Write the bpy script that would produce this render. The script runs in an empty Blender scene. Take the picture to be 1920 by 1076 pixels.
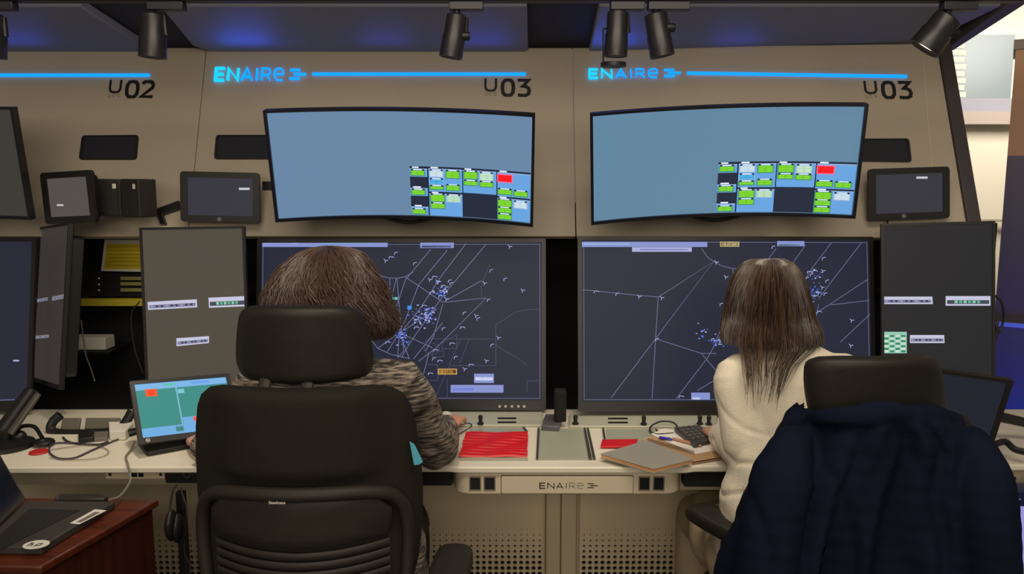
import bpy, math, random
import numpy as np
from mathutils import Vector as V, Matrix
R = math.radians
sc = bpy.context.scene
col = sc.collection
random.seed(7)

# ------------------------------------------------------------------ camera, world, lights
F_PX = 1500.0; PITCH = R(7.5); CAM = V((0, 0, 1.5))
cd = bpy.data.cameras.new('camera'); cam = bpy.data.objects.new('camera', cd); col.objects.link(cam)
cam.location = CAM; cam.rotation_euler = (R(90) - PITCH, 0, 0)
cd.sensor_width = 36; cd.lens = 36 * F_PX / 1920; cd.clip_start = 0.05
sc.camera = cam
sc.view_settings.view_transform = 'Standard'; sc.view_settings.look = 'None'
sc.view_settings.gamma = 1; sc.view_settings.use_curve_mapping = False
sc.view_settings.exposure = 0.0
w = bpy.data.worlds.new('world'); sc.world = w; w.use_nodes = True
w.node_tree.nodes['Background'].inputs[0].default_value = (1.0, 0.86, 0.72, 1)
w.node_tree.nodes['Background'].inputs[1].default_value = 0.15

def area(name, loc, target, size, power, color=(1, 1, 1), sy=None, spread=None):
    l = bpy.data.lights.new(name, 'AREA'); l.energy = power; l.color = color; l.size = size
    if sy: l.shape = 'RECTANGLE'; l.size_y = sy
    if spread: l.spread = R(spread)
    o = bpy.data.objects.new(name, l); col.objects.link(o); o.location = loc
    o.rotation_euler = (V(target) - V(loc)).to_track_quat('-Z', 'Y').to_euler()
    return o
WARM = (1.0, 0.87, 0.70)
area('ceiling_lamp_front', (0.2, 0.6, 3.0), (0.2, 2.6, 0.7), 2.4, 34, WARM, 0.8)
area('rear_fill_light', (0.0, -2.6, 2.3), (0, 2.4, 0.9), 3.0, 62, WARM, 1.4)  # unseen fill behind the camera, set low to reach under the desk
area('far_room_lamp', (3.0, 4.0, 2.5), (3.0, 4.95, 1.5), 1.2, 42, (1, 0.93, 0.82), 0.8)
area('far_ceiling_uplight', (2.6, 2.7, 1.75), (3.2, 3.2, 2.6), 0.5, 6, (1, 0.86, 0.7), 0.5)  # unseen area light aimed up at the far ceiling from below
for i, (x, p) in enumerate([(-1.75, 0.7), (-0.95, 1.6), (-0.45, 0.5), (-0.1, 0.7), (0.36, 1.6), (0.8, 0.5), (1.3, 0.5)]):
    area('blue_led_spill', (x, 2.93, 1.93), (x, 2.80, 2.10), 0.16, p * 0.07, (0.05, 0.12, 1.0), 0.03)

# ------------------------------------------------------------------ pixel rays (photo frame 1920 x 1076)
FW = V((0, math.cos(PITCH), -math.sin(PITCH))); UP = V((0, math.sin(PITCH), math.cos(PITCH)))
def ray(px, py): return FW * F_PX + V((1, 0, 0)) * (px - 960) + UP * (538 - py)
def PY(px, py, Y): d = ray(px, py); return CAM + d * (Y / d.y)
def PZ(px, py, z): d = ray(px, py); return CAM + d * ((z - CAM.z) / d.z)

class Fr:
    def __init__(s, O, r, u): s.O = V(O); s.r = V(r).normalized(); s.u = V(u).normalized(); s.n = s.r.cross(s.u).normalized()
    def pt(s, a, b, c=0): return s.O + s.r * a + s.u * b + s.n * c
    def px(s, x, y, c=0):
        d = ray(x, y); o = s.O + s.n * c
        p = CAM + d * ((o - CAM).dot(s.n) / d.dot(s.n)) - o
        return (p.dot(s.r), p.dot(s.u))
def pose(c, yaw, tilt, roll):
    y, t, q = R(yaw), R(tilt), R(roll)
    r = V((math.cos(y), math.sin(y), 0)); b = V((-math.sin(y), math.cos(y), 0)); u = b * math.sin(t) + V((0, 0, 1)) * math.cos(t)
    return Fr(c, r * math.cos(q) - u * math.sin(q), u * math.cos(q) + r * math.sin(q))

# ------------------------------------------------------------------ materials
def lin(c): return tuple(((x / 255) / 12.92 if x / 255 <= .04045 else ((x / 255 + .055) / 1.055) ** 2.4) for x in c)
_m = {}
def mat(name, rgb, rough=.5, metal=0, emit=0, noise=None, bump=None, spec=.5, streak=None, alpha=None):
    if name in _m: return _m[name]
    m = bpy.data.materials.new(name); m.use_nodes = True; nt = m.node_tree; b = nt.nodes['Principled BSDF']
    c = (*lin(rgb), 1)
    b.inputs['Base Color'].default_value = c if not emit else (0.01, 0.01, 0.012, 1)
    b.inputs['Roughness'].default_value = rough; b.inputs['Metallic'].default_value = metal
    b.inputs['Specular IOR Level'].default_value = spec
    if emit:
        b.inputs['Emission Color'].default_value = c; b.inputs['Emission Strength'].default_value = emit
    if noise or bump or streak:
        tc = nt.nodes.new('ShaderNodeTexCoord')
    if noise and not emit:      # (scale, amount): soft value variation
        n = nt.nodes.new('ShaderNodeTexNoise'); n.inputs['Scale'].default_value = noise[0]; n.inputs['Detail'].default_value = 4
        nt.links.new(tc.outputs['Object'], n.inputs['Vector'])
        mx = nt.nodes.new('ShaderNodeMix'); mx.data_type = 'RGBA'
        k = noise[1]
        mx.inputs[6].default_value = (*[v * (1 - k) for v in c[:3]], 1); mx.inputs[7].default_value = (*[min(1, v * (1 + k)) for v in c[:3]], 1)
        nt.links.new(n.outputs['Fac'], mx.inputs[0]); nt.links.new(mx.outputs[2], b.inputs['Base Color'])
    if streak:                  # (colour2, (sx,sy,sz), lo, hi)
        mp = nt.nodes.new('ShaderNodeMapping'); mp.inputs['Scale'].default_value = streak[1]
        nt.links.new(tc.outputs['Object'], mp.inputs['Vector'])
        n = nt.nodes.new('ShaderNodeTexNoise'); n.inputs['Scale'].default_value = 1; n.inputs['Detail'].default_value = 5; n.inputs['Roughness'].default_value = .65
        nt.links.new(mp.outputs[0], n.inputs['Vector'])
        rp = nt.nodes.new('ShaderNodeValToRGB'); rp.color_ramp.elements[0].position = streak[2]; rp.color_ramp.elements[1].position = streak[3]
        rp.color_ramp.elements[0].color = c; rp.color_ramp.elements[1].color = (*lin(streak[0]), 1)
        nt.links.new(n.outputs['Fac'], rp.inputs[0]); nt.links.new(rp.outputs[0], b.inputs['Base Color'])
    if bump:
        n = nt.nodes.new('ShaderNodeTexNoise'); n.inputs['Scale'].default_value = bump[0]; n.inputs['Detail'].default_value = 5
        nt.links.new(tc.outputs['Object'], n.inputs['Vector'])
        bp = nt.nodes.new('ShaderNodeBump'); bp.inputs['Strength'].default_value = bump[1]; bp.inputs['Distance'].default_value = bump[2] if len(bump) > 2 else .002
        nt.links.new(n.outputs['Fac'], bp.inputs['Height']); nt.links.new(bp.outputs[0], b.inputs['Normal'])
    if alpha is not None: b.inputs['Alpha'].default_value = alpha
    _m[name] = m; return m
WALL = mat('wall_laminate', (186, 174, 154), .55, noise=(3, .04), bump=(300, .05))
WALL_R = mat('far_wall_paint', (226, 218, 198), .7, noise=(2, .03))
SEAM = mat('seam_dark', (96, 86, 74), .8, noise=(10, .1))
DESKM = mat('desk_laminate', (232, 226, 208), .38, noise=(4, .03), bump=(200, .04))
DESKG = mat('desk_grey_console', (188, 188, 170), .4, noise=(5, .03))
PANEL = mat('underdesk_panel', (218, 203, 172), .6, noise=(3, .05))
BLACK = mat('black_plastic', (22, 21, 21), .45, noise=(30, .2), bump=(500, .1))
BLACKM = mat('black_matte', (12, 12, 14), .8, noise=(20, .2))
BEZEL = mat('bezel_charcoal', (34, 33, 33), .4, noise=(20, .15))
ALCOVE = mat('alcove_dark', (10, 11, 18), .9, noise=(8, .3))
SLATE = mat('soffit_slate', (128, 130, 146), .6, noise=(2, .08), bump=(60, .1))
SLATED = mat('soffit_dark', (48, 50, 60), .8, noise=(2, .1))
STEEL = mat('grey_metal', (120, 116, 110), .35, .8, noise=(20, .08))
CHAIRM = mat('chair_black_fabric', (38, 34, 28), .85, noise=(60, .15), bump=(700, .25, .0006), spec=.25)
CHAIRP = mat('chair_plastic', (44, 40, 34), .55, noise=(30, .1), spec=.35)
LEATH = mat('chair_leather', (38, 35, 29), .5, noise=(40, .15), bump=(300, .2, .0008), spec=.4)
SKIN = mat('skin', (205, 150, 122), .5, noise=(30, .06), bump=(300, .1))
WOODT = mat('cherry_wood', (104, 48, 28), .35, streak=((66, 28, 16), (3, 40, 40), .3, .7))
WHITEP = mat('white_paper', (225, 222, 212), .7, noise=(30, .03))
YELL = mat('yellow_paper', (214, 190, 30), .7, noise=(30, .05))
CABLE = mat('cable_dark', (40, 38, 42), .5, noise=(50, .1))
CABLEG = mat('cable_grey', (130, 122, 112), .5, noise=(50, .1))
RED = mat('red_plastic', (214, 24, 34), .3, noise=(60, .2))
SIGNB = mat('sign_blue_light', (0, 142, 255), emit=1.5)
SIGNC = mat('sign_cyan_light', (10, 178, 255), emit=1.6)
INK = mat('black_vinyl', (24, 20, 18), .5, noise=(50, .1))
INKG = mat('grey_vinyl', (112, 102, 92), .6, noise=(50, .1))
def em(r, g, b, s=1.0): return mat('screen_%d_%d_%d' % (r, g, b), (r, g, b), .4, emit=s, spec=.15)

# ------------------------------------------------------------------ mesh builder
def rrect(w, h, r, seg=5, cx=0, cy=0):
    o = []
    for (sx, sy, a0) in ((1, 1, 0), (-1, 1, 90), (-1, -1, 180), (1, -1, 270)):
        for k in range(seg + 1):
            a = R(a0 + 90 * k / seg); o.append((cx + sx * (w / 2 - r) + r * math.cos(a), cy + sy * (h / 2 - r) + r * math.sin(a)))
    return o
def circ(r, n=16, cx=0, cy=0): return [(cx + r * math.cos(2 * math.pi * k / n), cy + r * math.sin(2 * math.pi * k / n)) for k in range(n)]
def crom(pts, n):
    pts = [V(p) for p in pts]; P = [pts[0] * 2 - pts[1]] + pts + [pts[-1] * 2 - pts[-2]]; out = []
    for i in range(1, len(P) - 2):
        for k in range(n):
            t = k / n; a, b, c, d = P[i - 1:i + 3]
            out.append(.5 * ((2 * b) + (c - a) * t + (2 * a - 5 * b + 4 * c - d) * t * t + (3 * b - a - 3 * c + d) * t ** 3))
    out.append(pts[-1]); return out
W = Fr((0, 0, 0), (1, 0, 0), (0, 0, 1))        # world upright frame, normal to the camera
G = Fr((0, 0, 0), (1, 0, 0), (0, 1, 0))        # ground frame, normal up

class MB:
    def __init__(s): s.v = []; s.f = []; s.mi = []; s.mats = []
    def m(s, mt):
        if mt not in s.mats: s.mats.append(mt)
        return s.mats.index(mt)
    def add(s, vs, fs, mt=None):
        o = len(s.v); s.v += [tuple(x) for x in vs]; s.f += [tuple(i + o for i in f) for f in fs]
        k = s.m(mt) if mt else 0; s.mi += [k] * len(fs)
    def box(s, fr, a0, a1, b0, b1, c0, c1, mt=None):
        s.prism(fr, [(a0, b0), (a1, b0), (a1, b1), (a0, b1)], c0, c1, mt)
    def prism(s, fr, ol, c0, c1, mt=None):
        n = len(ol)
        if sum(ol[i][0] * ol[(i + 1) % n][1] - ol[(i + 1) % n][0] * ol[i][1] for i in range(n)) < 0: ol = ol[::-1]
        vs = [fr.pt(a, b, c0) for a, b in ol] + [fr.pt(a, b, c1) for a, b in ol]
        fs = [tuple(range(n - 1, -1, -1)), tuple(range(n, 2 * n))] + [(i, (i + 1) % n, n + (i + 1) % n, n + i) for i in range(n)]
        s.add(vs, fs, mt)
    def ring(s, fr, o1, o2, c0, c1, mt=None):
        n = len(o1); vs = []
        for ol, c in ((o1, c0), (o1, c1), (o2, c1), (o2, c0)): vs += [fr.pt(a, b, c) for a, b in ol]
        fs = []
        for q in range(4):
            for i in range(n): fs.append((q * n + i, q * n + (i + 1) % n, ((q + 1) % 4) * n + (i + 1) % n, ((q + 1) % 4) * n + i))
        s.add(vs, fs, mt)
    def face(s, fr, ol, c=0, mt=None):
        n = len(ol)
        if sum(ol[i][0] * ol[(i + 1) % n][1] - ol[(i + 1) % n][0] * ol[i][1] for i in range(n)) < 0: ol = ol[::-1]
        s.add([fr.pt(a, b, c) for a, b in ol], [tuple(range(n))], mt)
    def ribbon(s, fr, pts, w, c=0, mt=None, depth=0, closed=False):
        n = len(pts); L = []; Rr = []
        for i in range(n):
            p = V(pts[i][:2])
            a = V(pts[i - 1][:2]) if (i > 0 or closed) else None; b = V(pts[(i + 1) % n][:2]) if (i < n - 1 or closed) else None
            d1 = (p - a).normalized() if a is not None else None; d2 = (b - p).normalized() if b is not None else None
            if d1 is None: d1 = d2
            if d2 is None: d2 = d1
            t = (d1 + d2); t = t.normalized() if t.length > 1e-6 else d1
            nn = V((-t.y, t.x)); k = 1 / max(.5, abs(nn.dot(V((-d1.y, d1.x)))))
            L.append(p + nn * w / 2 * k); Rr.append(p - nn * w / 2 * k)
        m = n if closed else n - 1
        vs = [fr.pt(q.x, q.y, c + depth) for q in L] + [fr.pt(q.x, q.y, c + depth) for q in Rr]
        fs = [(i, n + i, n + (i + 1) % n, (i + 1) % n) for i in range(m)]
        if depth:
            vs += [fr.pt(q.x, q.y, c) for q in L] + [fr.pt(q.x, q.y, c) for q in Rr]
            for i in range(m):
                j = (i + 1) % n; fs += [(2 * n + i, i, j, 2 * n + j), (n + i, 3 * n + i, 3 * n + j, n + j)]
            if not closed: fs += [(0, 2 * n, 3 * n, n), (n - 1, 2 * n - 1, 4 * n - 1, 3 * n - 1)]
        s.add(vs, fs, mt)
    def tube(s, pts, rad, seg=10, caps=True, mt=None, flat=1.0, up=None):
        pts = [V(p) for p in pts]; n = len(pts)
        if not hasattr(rad, '__len__'): rad = [rad] * n
        vs = []; ref = V(up) if up else None; prev = None
        for i, p in enumerate(pts):
            t = (pts[min(i + 1, n - 1)] - pts[max(i - 1, 0)]).normalized()
            if prev is None:
                a = ref or (V((0, 0, 1)) if abs(t.z) < .9 else V((0, 1, 0)))
                x = t.cross(a).normalized()
            else:
                x = (prev - t * prev.dot(t)).normalized()
            prev = x; y = t.cross(x)
            for k in range(seg):
                q = 2 * math.pi * k / seg; vs.append(p + x * math.cos(q) * rad[i] + y * math.sin(q) * rad[i] * flat)
        fs = []
        for i in range(n - 1):
            for k in range(seg): fs.append((i * seg + k, i * seg + (k + 1) % seg, (i + 1) * seg + (k + 1) % seg, (i + 1) * seg + k))
        if caps: fs += [tuple(range(seg - 1, -1, -1)), tuple(range((n - 1) * seg, n * seg))]
        s.add(vs, fs, mt)
    def ball(s, c, rx, ry=None, rz=None, mt=None, seg=16, rings=10, rot=None):
        ry = ry or rx; rz = rz or rx; c = V(c); vs = []; fs = []
        M = rot or Matrix.Identity(3)
        for i in range(rings + 1):
            t = math.pi * i / rings
            for k in range(seg):
                q = 2 * math.pi * k / seg
                vs.append(c + M @ V((rx * math.sin(t) * math.cos(q), ry * math.sin(t) * math.sin(q), rz * math.cos(t))))
        for i in range(rings):
            for k in range(seg): fs.append((i * seg + k, (i + 1) * seg + k, (i + 1) * seg + (k + 1) % seg, i * seg + (k + 1) % seg))
        s.add(vs, fs, mt)
    def lathe(s, fr, prof, seg=20, mt=None):     # prof: (radius, c along normal)
        vs = []; fs = []
        for (r_, c) in prof:
            for k in range(seg): a = 2 * math.pi * k / seg; vs.append(fr.pt(r_ * math.cos(a), r_ * math.sin(a), c))
        for i in range(len(prof) - 1):
            for k in range(seg): fs.append((i * seg + k, i * seg + (k + 1) % seg, (i + 1) * seg + (k + 1) % seg, (i + 1) * seg + k))
        fs += [tuple(range(seg - 1, -1, -1)), tuple(range((len(prof) - 1) * seg, len(prof) * seg))]
        s.add(vs, fs, mt)
    def grid(s, fn, nu, nv, mt=None, closed=False):
        vs = [fn(i / nu, j / nv) for j in range(nv + 1) for i in range(nu + (0 if closed else 1))]
        wd = nu if closed else nu + 1
        fs = [(j * wd + i, j * wd + (i + 1) % wd, (j + 1) * wd + (i + 1) % wd, (j + 1) * wd + i) for j in range(nv) for i in range(nu)]
        s.add(vs, fs, mt)
    def loft(s, secs, seg=24, mt=None, p=2.0):    # secs: (centre, rx, ry[, tilt])
        vs = []
        for sct in secs:
            c = V(sct[0]); rx, ry = sct[1], sct[2]; tl = sct[3] if len(sct) > 3 else 0
            for k in range(seg):
                q = 2 * math.pi * k / seg; cx = math.copysign(abs(math.cos(q)) ** (2 / p), math.cos(q)) * rx; cy = math.copysign(abs(math.sin(q)) ** (2 / p), math.sin(q)) * ry
                vs.append(c + V((cx, cy * math.cos(tl), cy * math.sin(tl))))
        n = len(secs); fs = [(i * seg + k, i * seg + (k + 1) % seg, (i + 1) * seg + (k + 1) % seg, (i + 1) * seg + k) for i in range(n - 1) for k in range(seg)]
        fs += [tuple(range(seg - 1, -1, -1)), tuple(range((n - 1) * seg, n * seg))]
        s.add(vs, fs, mt)
    def slab(s, ol, th, fn, rings=6, rnd=.5, mt=None):
        """cushion-like plate: outline (x,z), thickness, fn(x,z,off)->point; edge rounded over rnd*th"""
        cx = sum(p[0] for p in ol) / len(ol); cz = sum(p[1] for p in ol) / len(ol); n = len(ol)
        prof = []
        for k in range(5): a = R(90 * k / 4); prof.append((1, math.sin(a) * rnd * th, (1 - math.cos(a)) * rnd * th))   # (.., off from mid, inset)
        sc_ = []
        e = th / 2
        for k in range(6): a = R(-90 + 180 * k / 5); sc_.append((math.sin(a) * e, (1 - math.cos(a)) * e * rnd * 2))
        sz = max(max(abs(p[0] - cx) for p in ol), max(abs(p[1] - cz) for p in ol))
        R_ = []
        pass
        vs = []; rows = []
        def row(f, off): 
            rows.append(len(vs)); vs.extend([fn(cx + (x - cx) * f, cz + (z - cz) * f, off) for x, z in ol])
        f_in = 1 - sc_[0][1] / sz
        for k in range(1, rings): row(f_in * k / rings, -e)
        for off, ins in sc_: row(1 - ins / sz, off)
        for k in range(rings - 1, 0, -1): row(f_in * k / rings, e)
        fs = []
        for a, b in zip(rows[:-1], rows[1:]):
            for i in range(n): fs.append((a + i, a + (i + 1) % n, b + (i + 1) % n, b + i))
        c0 = len(vs); vs.append(fn(cx, cz, -e)); vs.append(fn(cx, cz, e))
        for i in range(n): fs.append((c0, rows[0] + (i + 1) % n, rows[0] + i)); fs.append((c0 + 1, rows[-1] + i, rows[-1] + (i + 1) % n))
        s.add(vs, fs, mt)
    def build(s, name, mt=None, parent=None, label=None, cat=None, group=None, kind=None, bevel=0, smooth=True, angle=35, base=None, recalc=False):
        me = bpy.data.meshes.new(name)
        if parent is not None: org = V(parent['_o'])
        elif base is not None: org = V(base)
        else:
            a = np.array([tuple(x) for x in s.v]); org = V(((a[:, 0].min() + a[:, 0].max()) / 2, (a[:, 1].min() + a[:, 1].max()) / 2, a[:, 2].min()))
        me.from_pydata([tuple(V(x) - org) for x in s.v], [], s.f)
        for q in (s.mats or [mt]): me.materials.append(q)
        if s.mats: me.polygons.foreach_set('material_index', s.mi)
        if recalc:
            import bmesh
            bm = bmesh.new(); bm.from_mesh(me); bmesh.ops.recalc_face_normals(bm, faces=bm.faces); bm.to_mesh(me); bm.free()
        me.update()
        if smooth:
            me.polygons.foreach_set('use_smooth', [True] * len(me.polygons)); me.set_sharp_from_angle(angle=R(angle))
        o = bpy.data.objects.new(name, me); col.objects.link(o)
        if parent is not None: o.parent = parent
        else: o.location = org
        o['_o'] = tuple(org)
        if bevel:
            b = o.modifiers.new('bevel', 'BEVEL'); b.width = bevel; b.segments = 2; b.limit_method = 'ANGLE'; b.angle_limit = R(40)
        if label: o['label'] = label
        if cat: o['category'] = cat
        if group: o['group'] = group
        if kind: o['kind'] = kind
        return o
def thing(name, loc, label, cat, group=None):
    o = bpy.data.objects.new(name, None); col.objects.link(o); o.location = V(loc); o['_o'] = tuple(loc); o.empty_display_size = .05
    o['label'] = label; o['category'] = cat
    if group: o['group'] = group
    return o
def refine(o, voxel=.006, smooth=6, noise=None):
    """join overlapping volumes into one continuous skin"""
    m = o.modifiers.new('remesh', 'REMESH'); m.mode = 'VOXEL'; m.voxel_size = voxel
    q = o.modifiers.new('smooth', 'SMOOTH'); q.iterations = smooth; q.factor = .5
    dg = bpy.context.evaluated_depsgraph_get(); me = bpy.data.meshes.new_from_object(o.evaluated_get(dg))
    o.modifiers.clear(); old = o.data; o.data = me; bpy.data.meshes.remove(old)
    if noise:
        n = len(me.vertices); co = np.empty(n * 3); me.vertices.foreach_get('co', co); co = co.reshape(-1, 3)
        no = np.empty(n * 3); me.vertices.foreach_get('normal', no); no = no.reshape(-1, 3)
        co += no * noise(co + np.array(o['_o']))[:, None]; me.vertices.foreach_set('co', co.ravel())
    me.polygons.foreach_set('use_smooth', [True] * len(me.polygons)); me.update()
def text(mb, s, fr, a, b, h, c, mt, bold=0):
    cu = bpy.data.curves.new('t', 'FONT'); cu.body = s; cu.size = h / .7; cu.offset = bold
    o = bpy.data.objects.new('t', cu); col.objects.link(o)
    dg = bpy.context.evaluated_depsgraph_get(); me = bpy.data.meshes.new_from_object(o.evaluated_get(dg))
    wd = max(v.co.x for v in me.vertices)
    mb.add([fr.pt(a + v.co.x, b + v.co.y, c) for v in me.vertices], [tuple(p.vertices) for p in me.polygons], mt)
    bpy.data.objects.remove(o); bpy.data.meshes.remove(me); return wd
GL = {'E': [[(1, 1), (0, 1), (0, 0), (1, 0)], [(0, .5), (.9, .5)]], 'N': [[(0, 0), (0, 1), (1, 0), (1, 1)]],
      'A': [[(0, 0), (.5, 1), (1, 0)], [(.18, .28), (.82, .28)]], 'I': [[(.5, 0), (.5, 1)]],
      'R': [[(0, 0), (0, 1), (.7, 1), (.92, .9), (.95, .7), (.85, .5), (.7, .45), (0, .45)], [(.5, .45), (1, 0)]],
      'e': [[(.02, .5), (1, .5), (.98, .8), (.8, .97), (.5, 1), (.2, .95), (.03, .75), (0, .5), (.05, .2), (.25, .03), (.5, 0), (.95, 0)]],
      'U': [[(0, 1), (0, .3), (.08, .1), (.25, .01), (.5, 0), (.75, .01), (.92, .1), (1, .3), (1, 1)]],
      '0': [[(.5, 0), (.22, .03), (.05, .2), (0, .5), (.05, .8), (.22, .97), (.5, 1), (.78, .97), (.95, .8), (1, .5), (.95, .2), (.78, .03), (.5, 0)]],
      '2': [[(.02, .85), (.2, .98), (.5, 1), (.8, .97), (.95, .8), (.9, .6), (0, .03), (1, .03)]],
      '3': [[(.03, .98), (.95, .98), (.45, .6), (.7, .58), (.92, .48), (1, .3), (.93, .1), (.7, 0), (.4, 0), (.02, .03)]],
      'C': [[(.95, 1), (.3, 1), (.05, .85), (0, .5), (.05, .15), (.3, 0), (.95, 0)]],
      'S': [[(.95, 1), (.2, 1), (.05, .9), (.05, .6), (.2, .52), (.8, .48), (.95, .4), (.95, .1), (.8, 0), (.05, 0)]],
      'h': [[(0, 0), (.25, 1)], [(.1, .55), (.7, .6), (.55, 0)]], 'p': [[(0, -.3), (.3, .65), (.9, .65), (.75, 0), (.15, 0)]]}
def glyph(mb, ch, fr, a, b, w, h, th, c, mt, depth=0):
    for pl in GL[ch]: mb.ribbon(fr, [(a + x * w, b + y * h) for x, y in pl], th, c, mt, depth)
def brandword(mb, fr, a, b, wd, h, c, mats, depth=0, th0=.3, arrow_mb=None):
    """the six-letter word with letters growing thinner, then the arrow of bars"""
    x = a; u = wd / 9.9
    for ch, lw, t, mi in (('E', 1.0, 1, 0), ('N', 1.15, .9, 0), ('A', 1.2, .75, 1), ('I', .25, .7, 1), ('R', 1.0, .55, 2), ('e', 1.05, .5, 2)):
        glyph(mb, ch, fr, x, b, lw * u, h, h * th0 * t, c, mats[mi], depth); x += (lw + .46) * u
    x += .30 * u
    if arrow_mb is not None: mb = arrow_mb
    for (x0, x1, y) in ((0, 1.2, .86), (.5, 1.95, .5), (0, 1.2, .14)):
        mb.ribbon(fr, [(x + x0 * u, b + y * h), (x + x1 * u, b + y * h)], h * .17, c, mats[1], depth)

# ------------------------------------------------------------------ the setting
LEAN = R(21); U_W = V((0, math.sin(LEAN), math.cos(LEAN)))
WL = Fr(PY(1080, 443, 2.76), (1, 0, 0), U_W)                       # leaning fascia plane, origin on the centre seam
yr = R(-4); WR = Fr(WL.O, (math.cos(yr), math.sin(yr), 0), U_W)
def wall_poly(name, fr, px, th=.03):
    m = MB(); m.prism(fr, [fr.px(*p) for p in px], -th, 0); return m.build(name, WALL, kind='structure', bevel=.002, recalc=True)
top = .72
ml = MB(); a0 = WL.px(-260, 300)[0]; a1 = WL.px(366, 300)[0]
ml.box(WL, a0, a1 - .001, 0, top, -.03, 0); ml.build('wall_left', WALL, kind='structure', bevel=.0015)
mc = MB(); mc.box(WL, a1 + .001, -.0015, 0, top, -.03, 0); mc.build('wall_center', WALL, kind='structure', bevel=.0015)
wr_top = WR.px(1766, 84); wr_bot = WR.px(1816, 443)
mr = MB(); mr.prism(WR, [(.0015, 0), (wr_bot[0], 0), (wr_top[0], top), (.0015, top)], -.03, 0); mr.build('wall_right', WALL, kind='structure', bevel=.0015)
# groove strip near the right edge of the right fascia
t = MB(); t.ribbon(WR, [WR.px(1737, 95), WR.px(1757, 440)], .004, .0005, None, .001); t.build('trim_1', mat('trim_pale', (200, 188, 164), .5, noise=(10, .03)), kind='structure')
# dark end post closing the fascia on the right
t = MB(); e0 = WR.px(1778, 84); e1 = WR.px(1822, 443)
t.prism(WR, [(wr_bot[0] + .001, -.02), (wr_bot[0] + .045, -.02), (wr_top[0] + .045, top), (wr_top[0] + .001, top)], -.14, .012); t.build('trim_2', mat('trim_dark', (66, 60, 62), .5, noise=(10, .1)), kind='structure', bevel=.003)
# alcove behind the screens
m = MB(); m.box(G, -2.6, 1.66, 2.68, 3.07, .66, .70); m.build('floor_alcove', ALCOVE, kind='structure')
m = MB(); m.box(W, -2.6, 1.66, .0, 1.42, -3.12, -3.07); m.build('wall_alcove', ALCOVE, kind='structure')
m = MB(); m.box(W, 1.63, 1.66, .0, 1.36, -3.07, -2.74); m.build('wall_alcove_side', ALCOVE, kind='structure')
# soffit panels rising towards the viewer
so = WL.pt(0, .705, .0); SF = Fr(so, (1, 0, 0), V((0, -1, .30)))   # normal points down/forward?
def soff(name, pts, mt, lift, th=.02):
    m = MB(); m.prism(SF, [SF.px(*p) for p in pts], -lift - th if SF.n.z > 0 else lift, -lift if SF.n.z > 0 else lift + th, mt)
    return m.build(name, mt, kind='structure', bevel=.003, recalc=True)
up = -1 if SF.n.z < 0 else 1
def soffit(name, ab, mt, lift, th=.03):
    m = MB(); m.prism(SF, ab, up * lift, up * (lift + th)); return m.build(name, mt, kind='structure', bevel=.004, recalc=True)
def sx(px, py): return SF.px(px, py)
y0 = sx(700, 98)[1]; y1 = sx(700, 12)[1]
soffit('ceiling_canopy_left', [(sx(-60, 98)[0] - .3, y0), (sx(285, 98)[0], y0), (sx(150, 12)[0], y1), (sx(-60, 12)[0] - .3, y1)], SLATE, .0)
cb = []
xa, xb, xc, xd = sx(392, 98)[0], sx(990, 98)[0], sx(300, 12)[0], sx(988, 12)[0]
soffit('ceiling_canopy_center', [(xa + .05, y0), (xb - .015, y0), (xb, y0 + .02), (xd, y1), (xc, y1), (xa - .04, y0 + .05), (xa, y0 + .01)], SLATE, .0)
soffit('ceiling_canopy_right', [(sx(1106, 92)[0], y0), (sx(1772, 88)[0], y0 - .01), (sx(1800, 40)[0] + .02, y0 + .2), (sx(1860, 12)[0] + .03, y1), (sx(1124, 12)[0], y1)], SLATE, .0)
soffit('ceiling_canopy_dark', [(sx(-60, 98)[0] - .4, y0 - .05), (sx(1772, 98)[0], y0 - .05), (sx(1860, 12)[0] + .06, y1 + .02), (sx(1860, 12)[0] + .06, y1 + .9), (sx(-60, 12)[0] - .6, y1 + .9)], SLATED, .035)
t = MB(); p0 = sx(1772, 92); p1 = sx(1860, 6)
t.prism(SF, [(p0[0] + .0, p0[1]), (p0[0] + .03, p0[1]), (p1[0] + .12, p1[1] + .1), (p1[0] + .06, p1[1] + .1)], up * -.004, up * .09); t.build('trim_3', mat('canopy_edge', (96, 88, 82), .6, noise=(5, .05)), kind='structure', recalc=True)
# far room beyond on the right
m = MB(); m.box(W, 1.9, 5.2, 0, 3.0, -5.05, -5.0); m.build('wall_far', WALL_R, kind='structure')
m = MB(); m.box(G, 1.75, 5.2, 2.7, 5.0, 2.62, 2.66); m.build('ceiling', mat('ceiling_paint', (178, 162, 146), .8, noise=(2, .04)), kind='structure')
FY = 4.95; fw = Fr((0, FY, 0), (1, 0, 0), (0, 0, 1))
def pxbox(m, fr, x0, y0_, x1, y1_, c0, c1, mt=None):
    A = fr.px(x0, y1_); B = fr.px(x1, y0_); m.box(fr, A[0], B[0], A[1], B[1], c0, c1, mt)
m = MB(); pxbox(m, fw, 1776, 66, 1900, 186, 0, .02, mat('frosted_pane', (205, 216, 210), .3, emit=.62)); m.build('window_1', None, kind='structure')
m = MB()
for k in range(9):
    pxbox(m, fw, 1776, 70 + k * 13, 1806 - 3 * (k % 2), 79 + k * 13, .021, .03, mat('blind_slat', (206, 208, 178), .6, noise=(20, .08)))
o = m.build('window_blind', None, label='pale stacked blind at the left side of the frosted far window', cat='blind')
m = MB(); pxbox(m, fw, 1776, 186, 1915, 211, 0, .05, mat('lintel_grey', (150, 148, 160), .7, noise=(5, .04))); m.build('trim_4', None, kind='structure')
m = MB(); pxbox(m, fw, 1776, 211, 1915, 234, 0, .06, mat('lintel_beige', (170, 156, 146), .7, noise=(5, .04))); m.build('trim_5', None, kind='structure')
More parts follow.
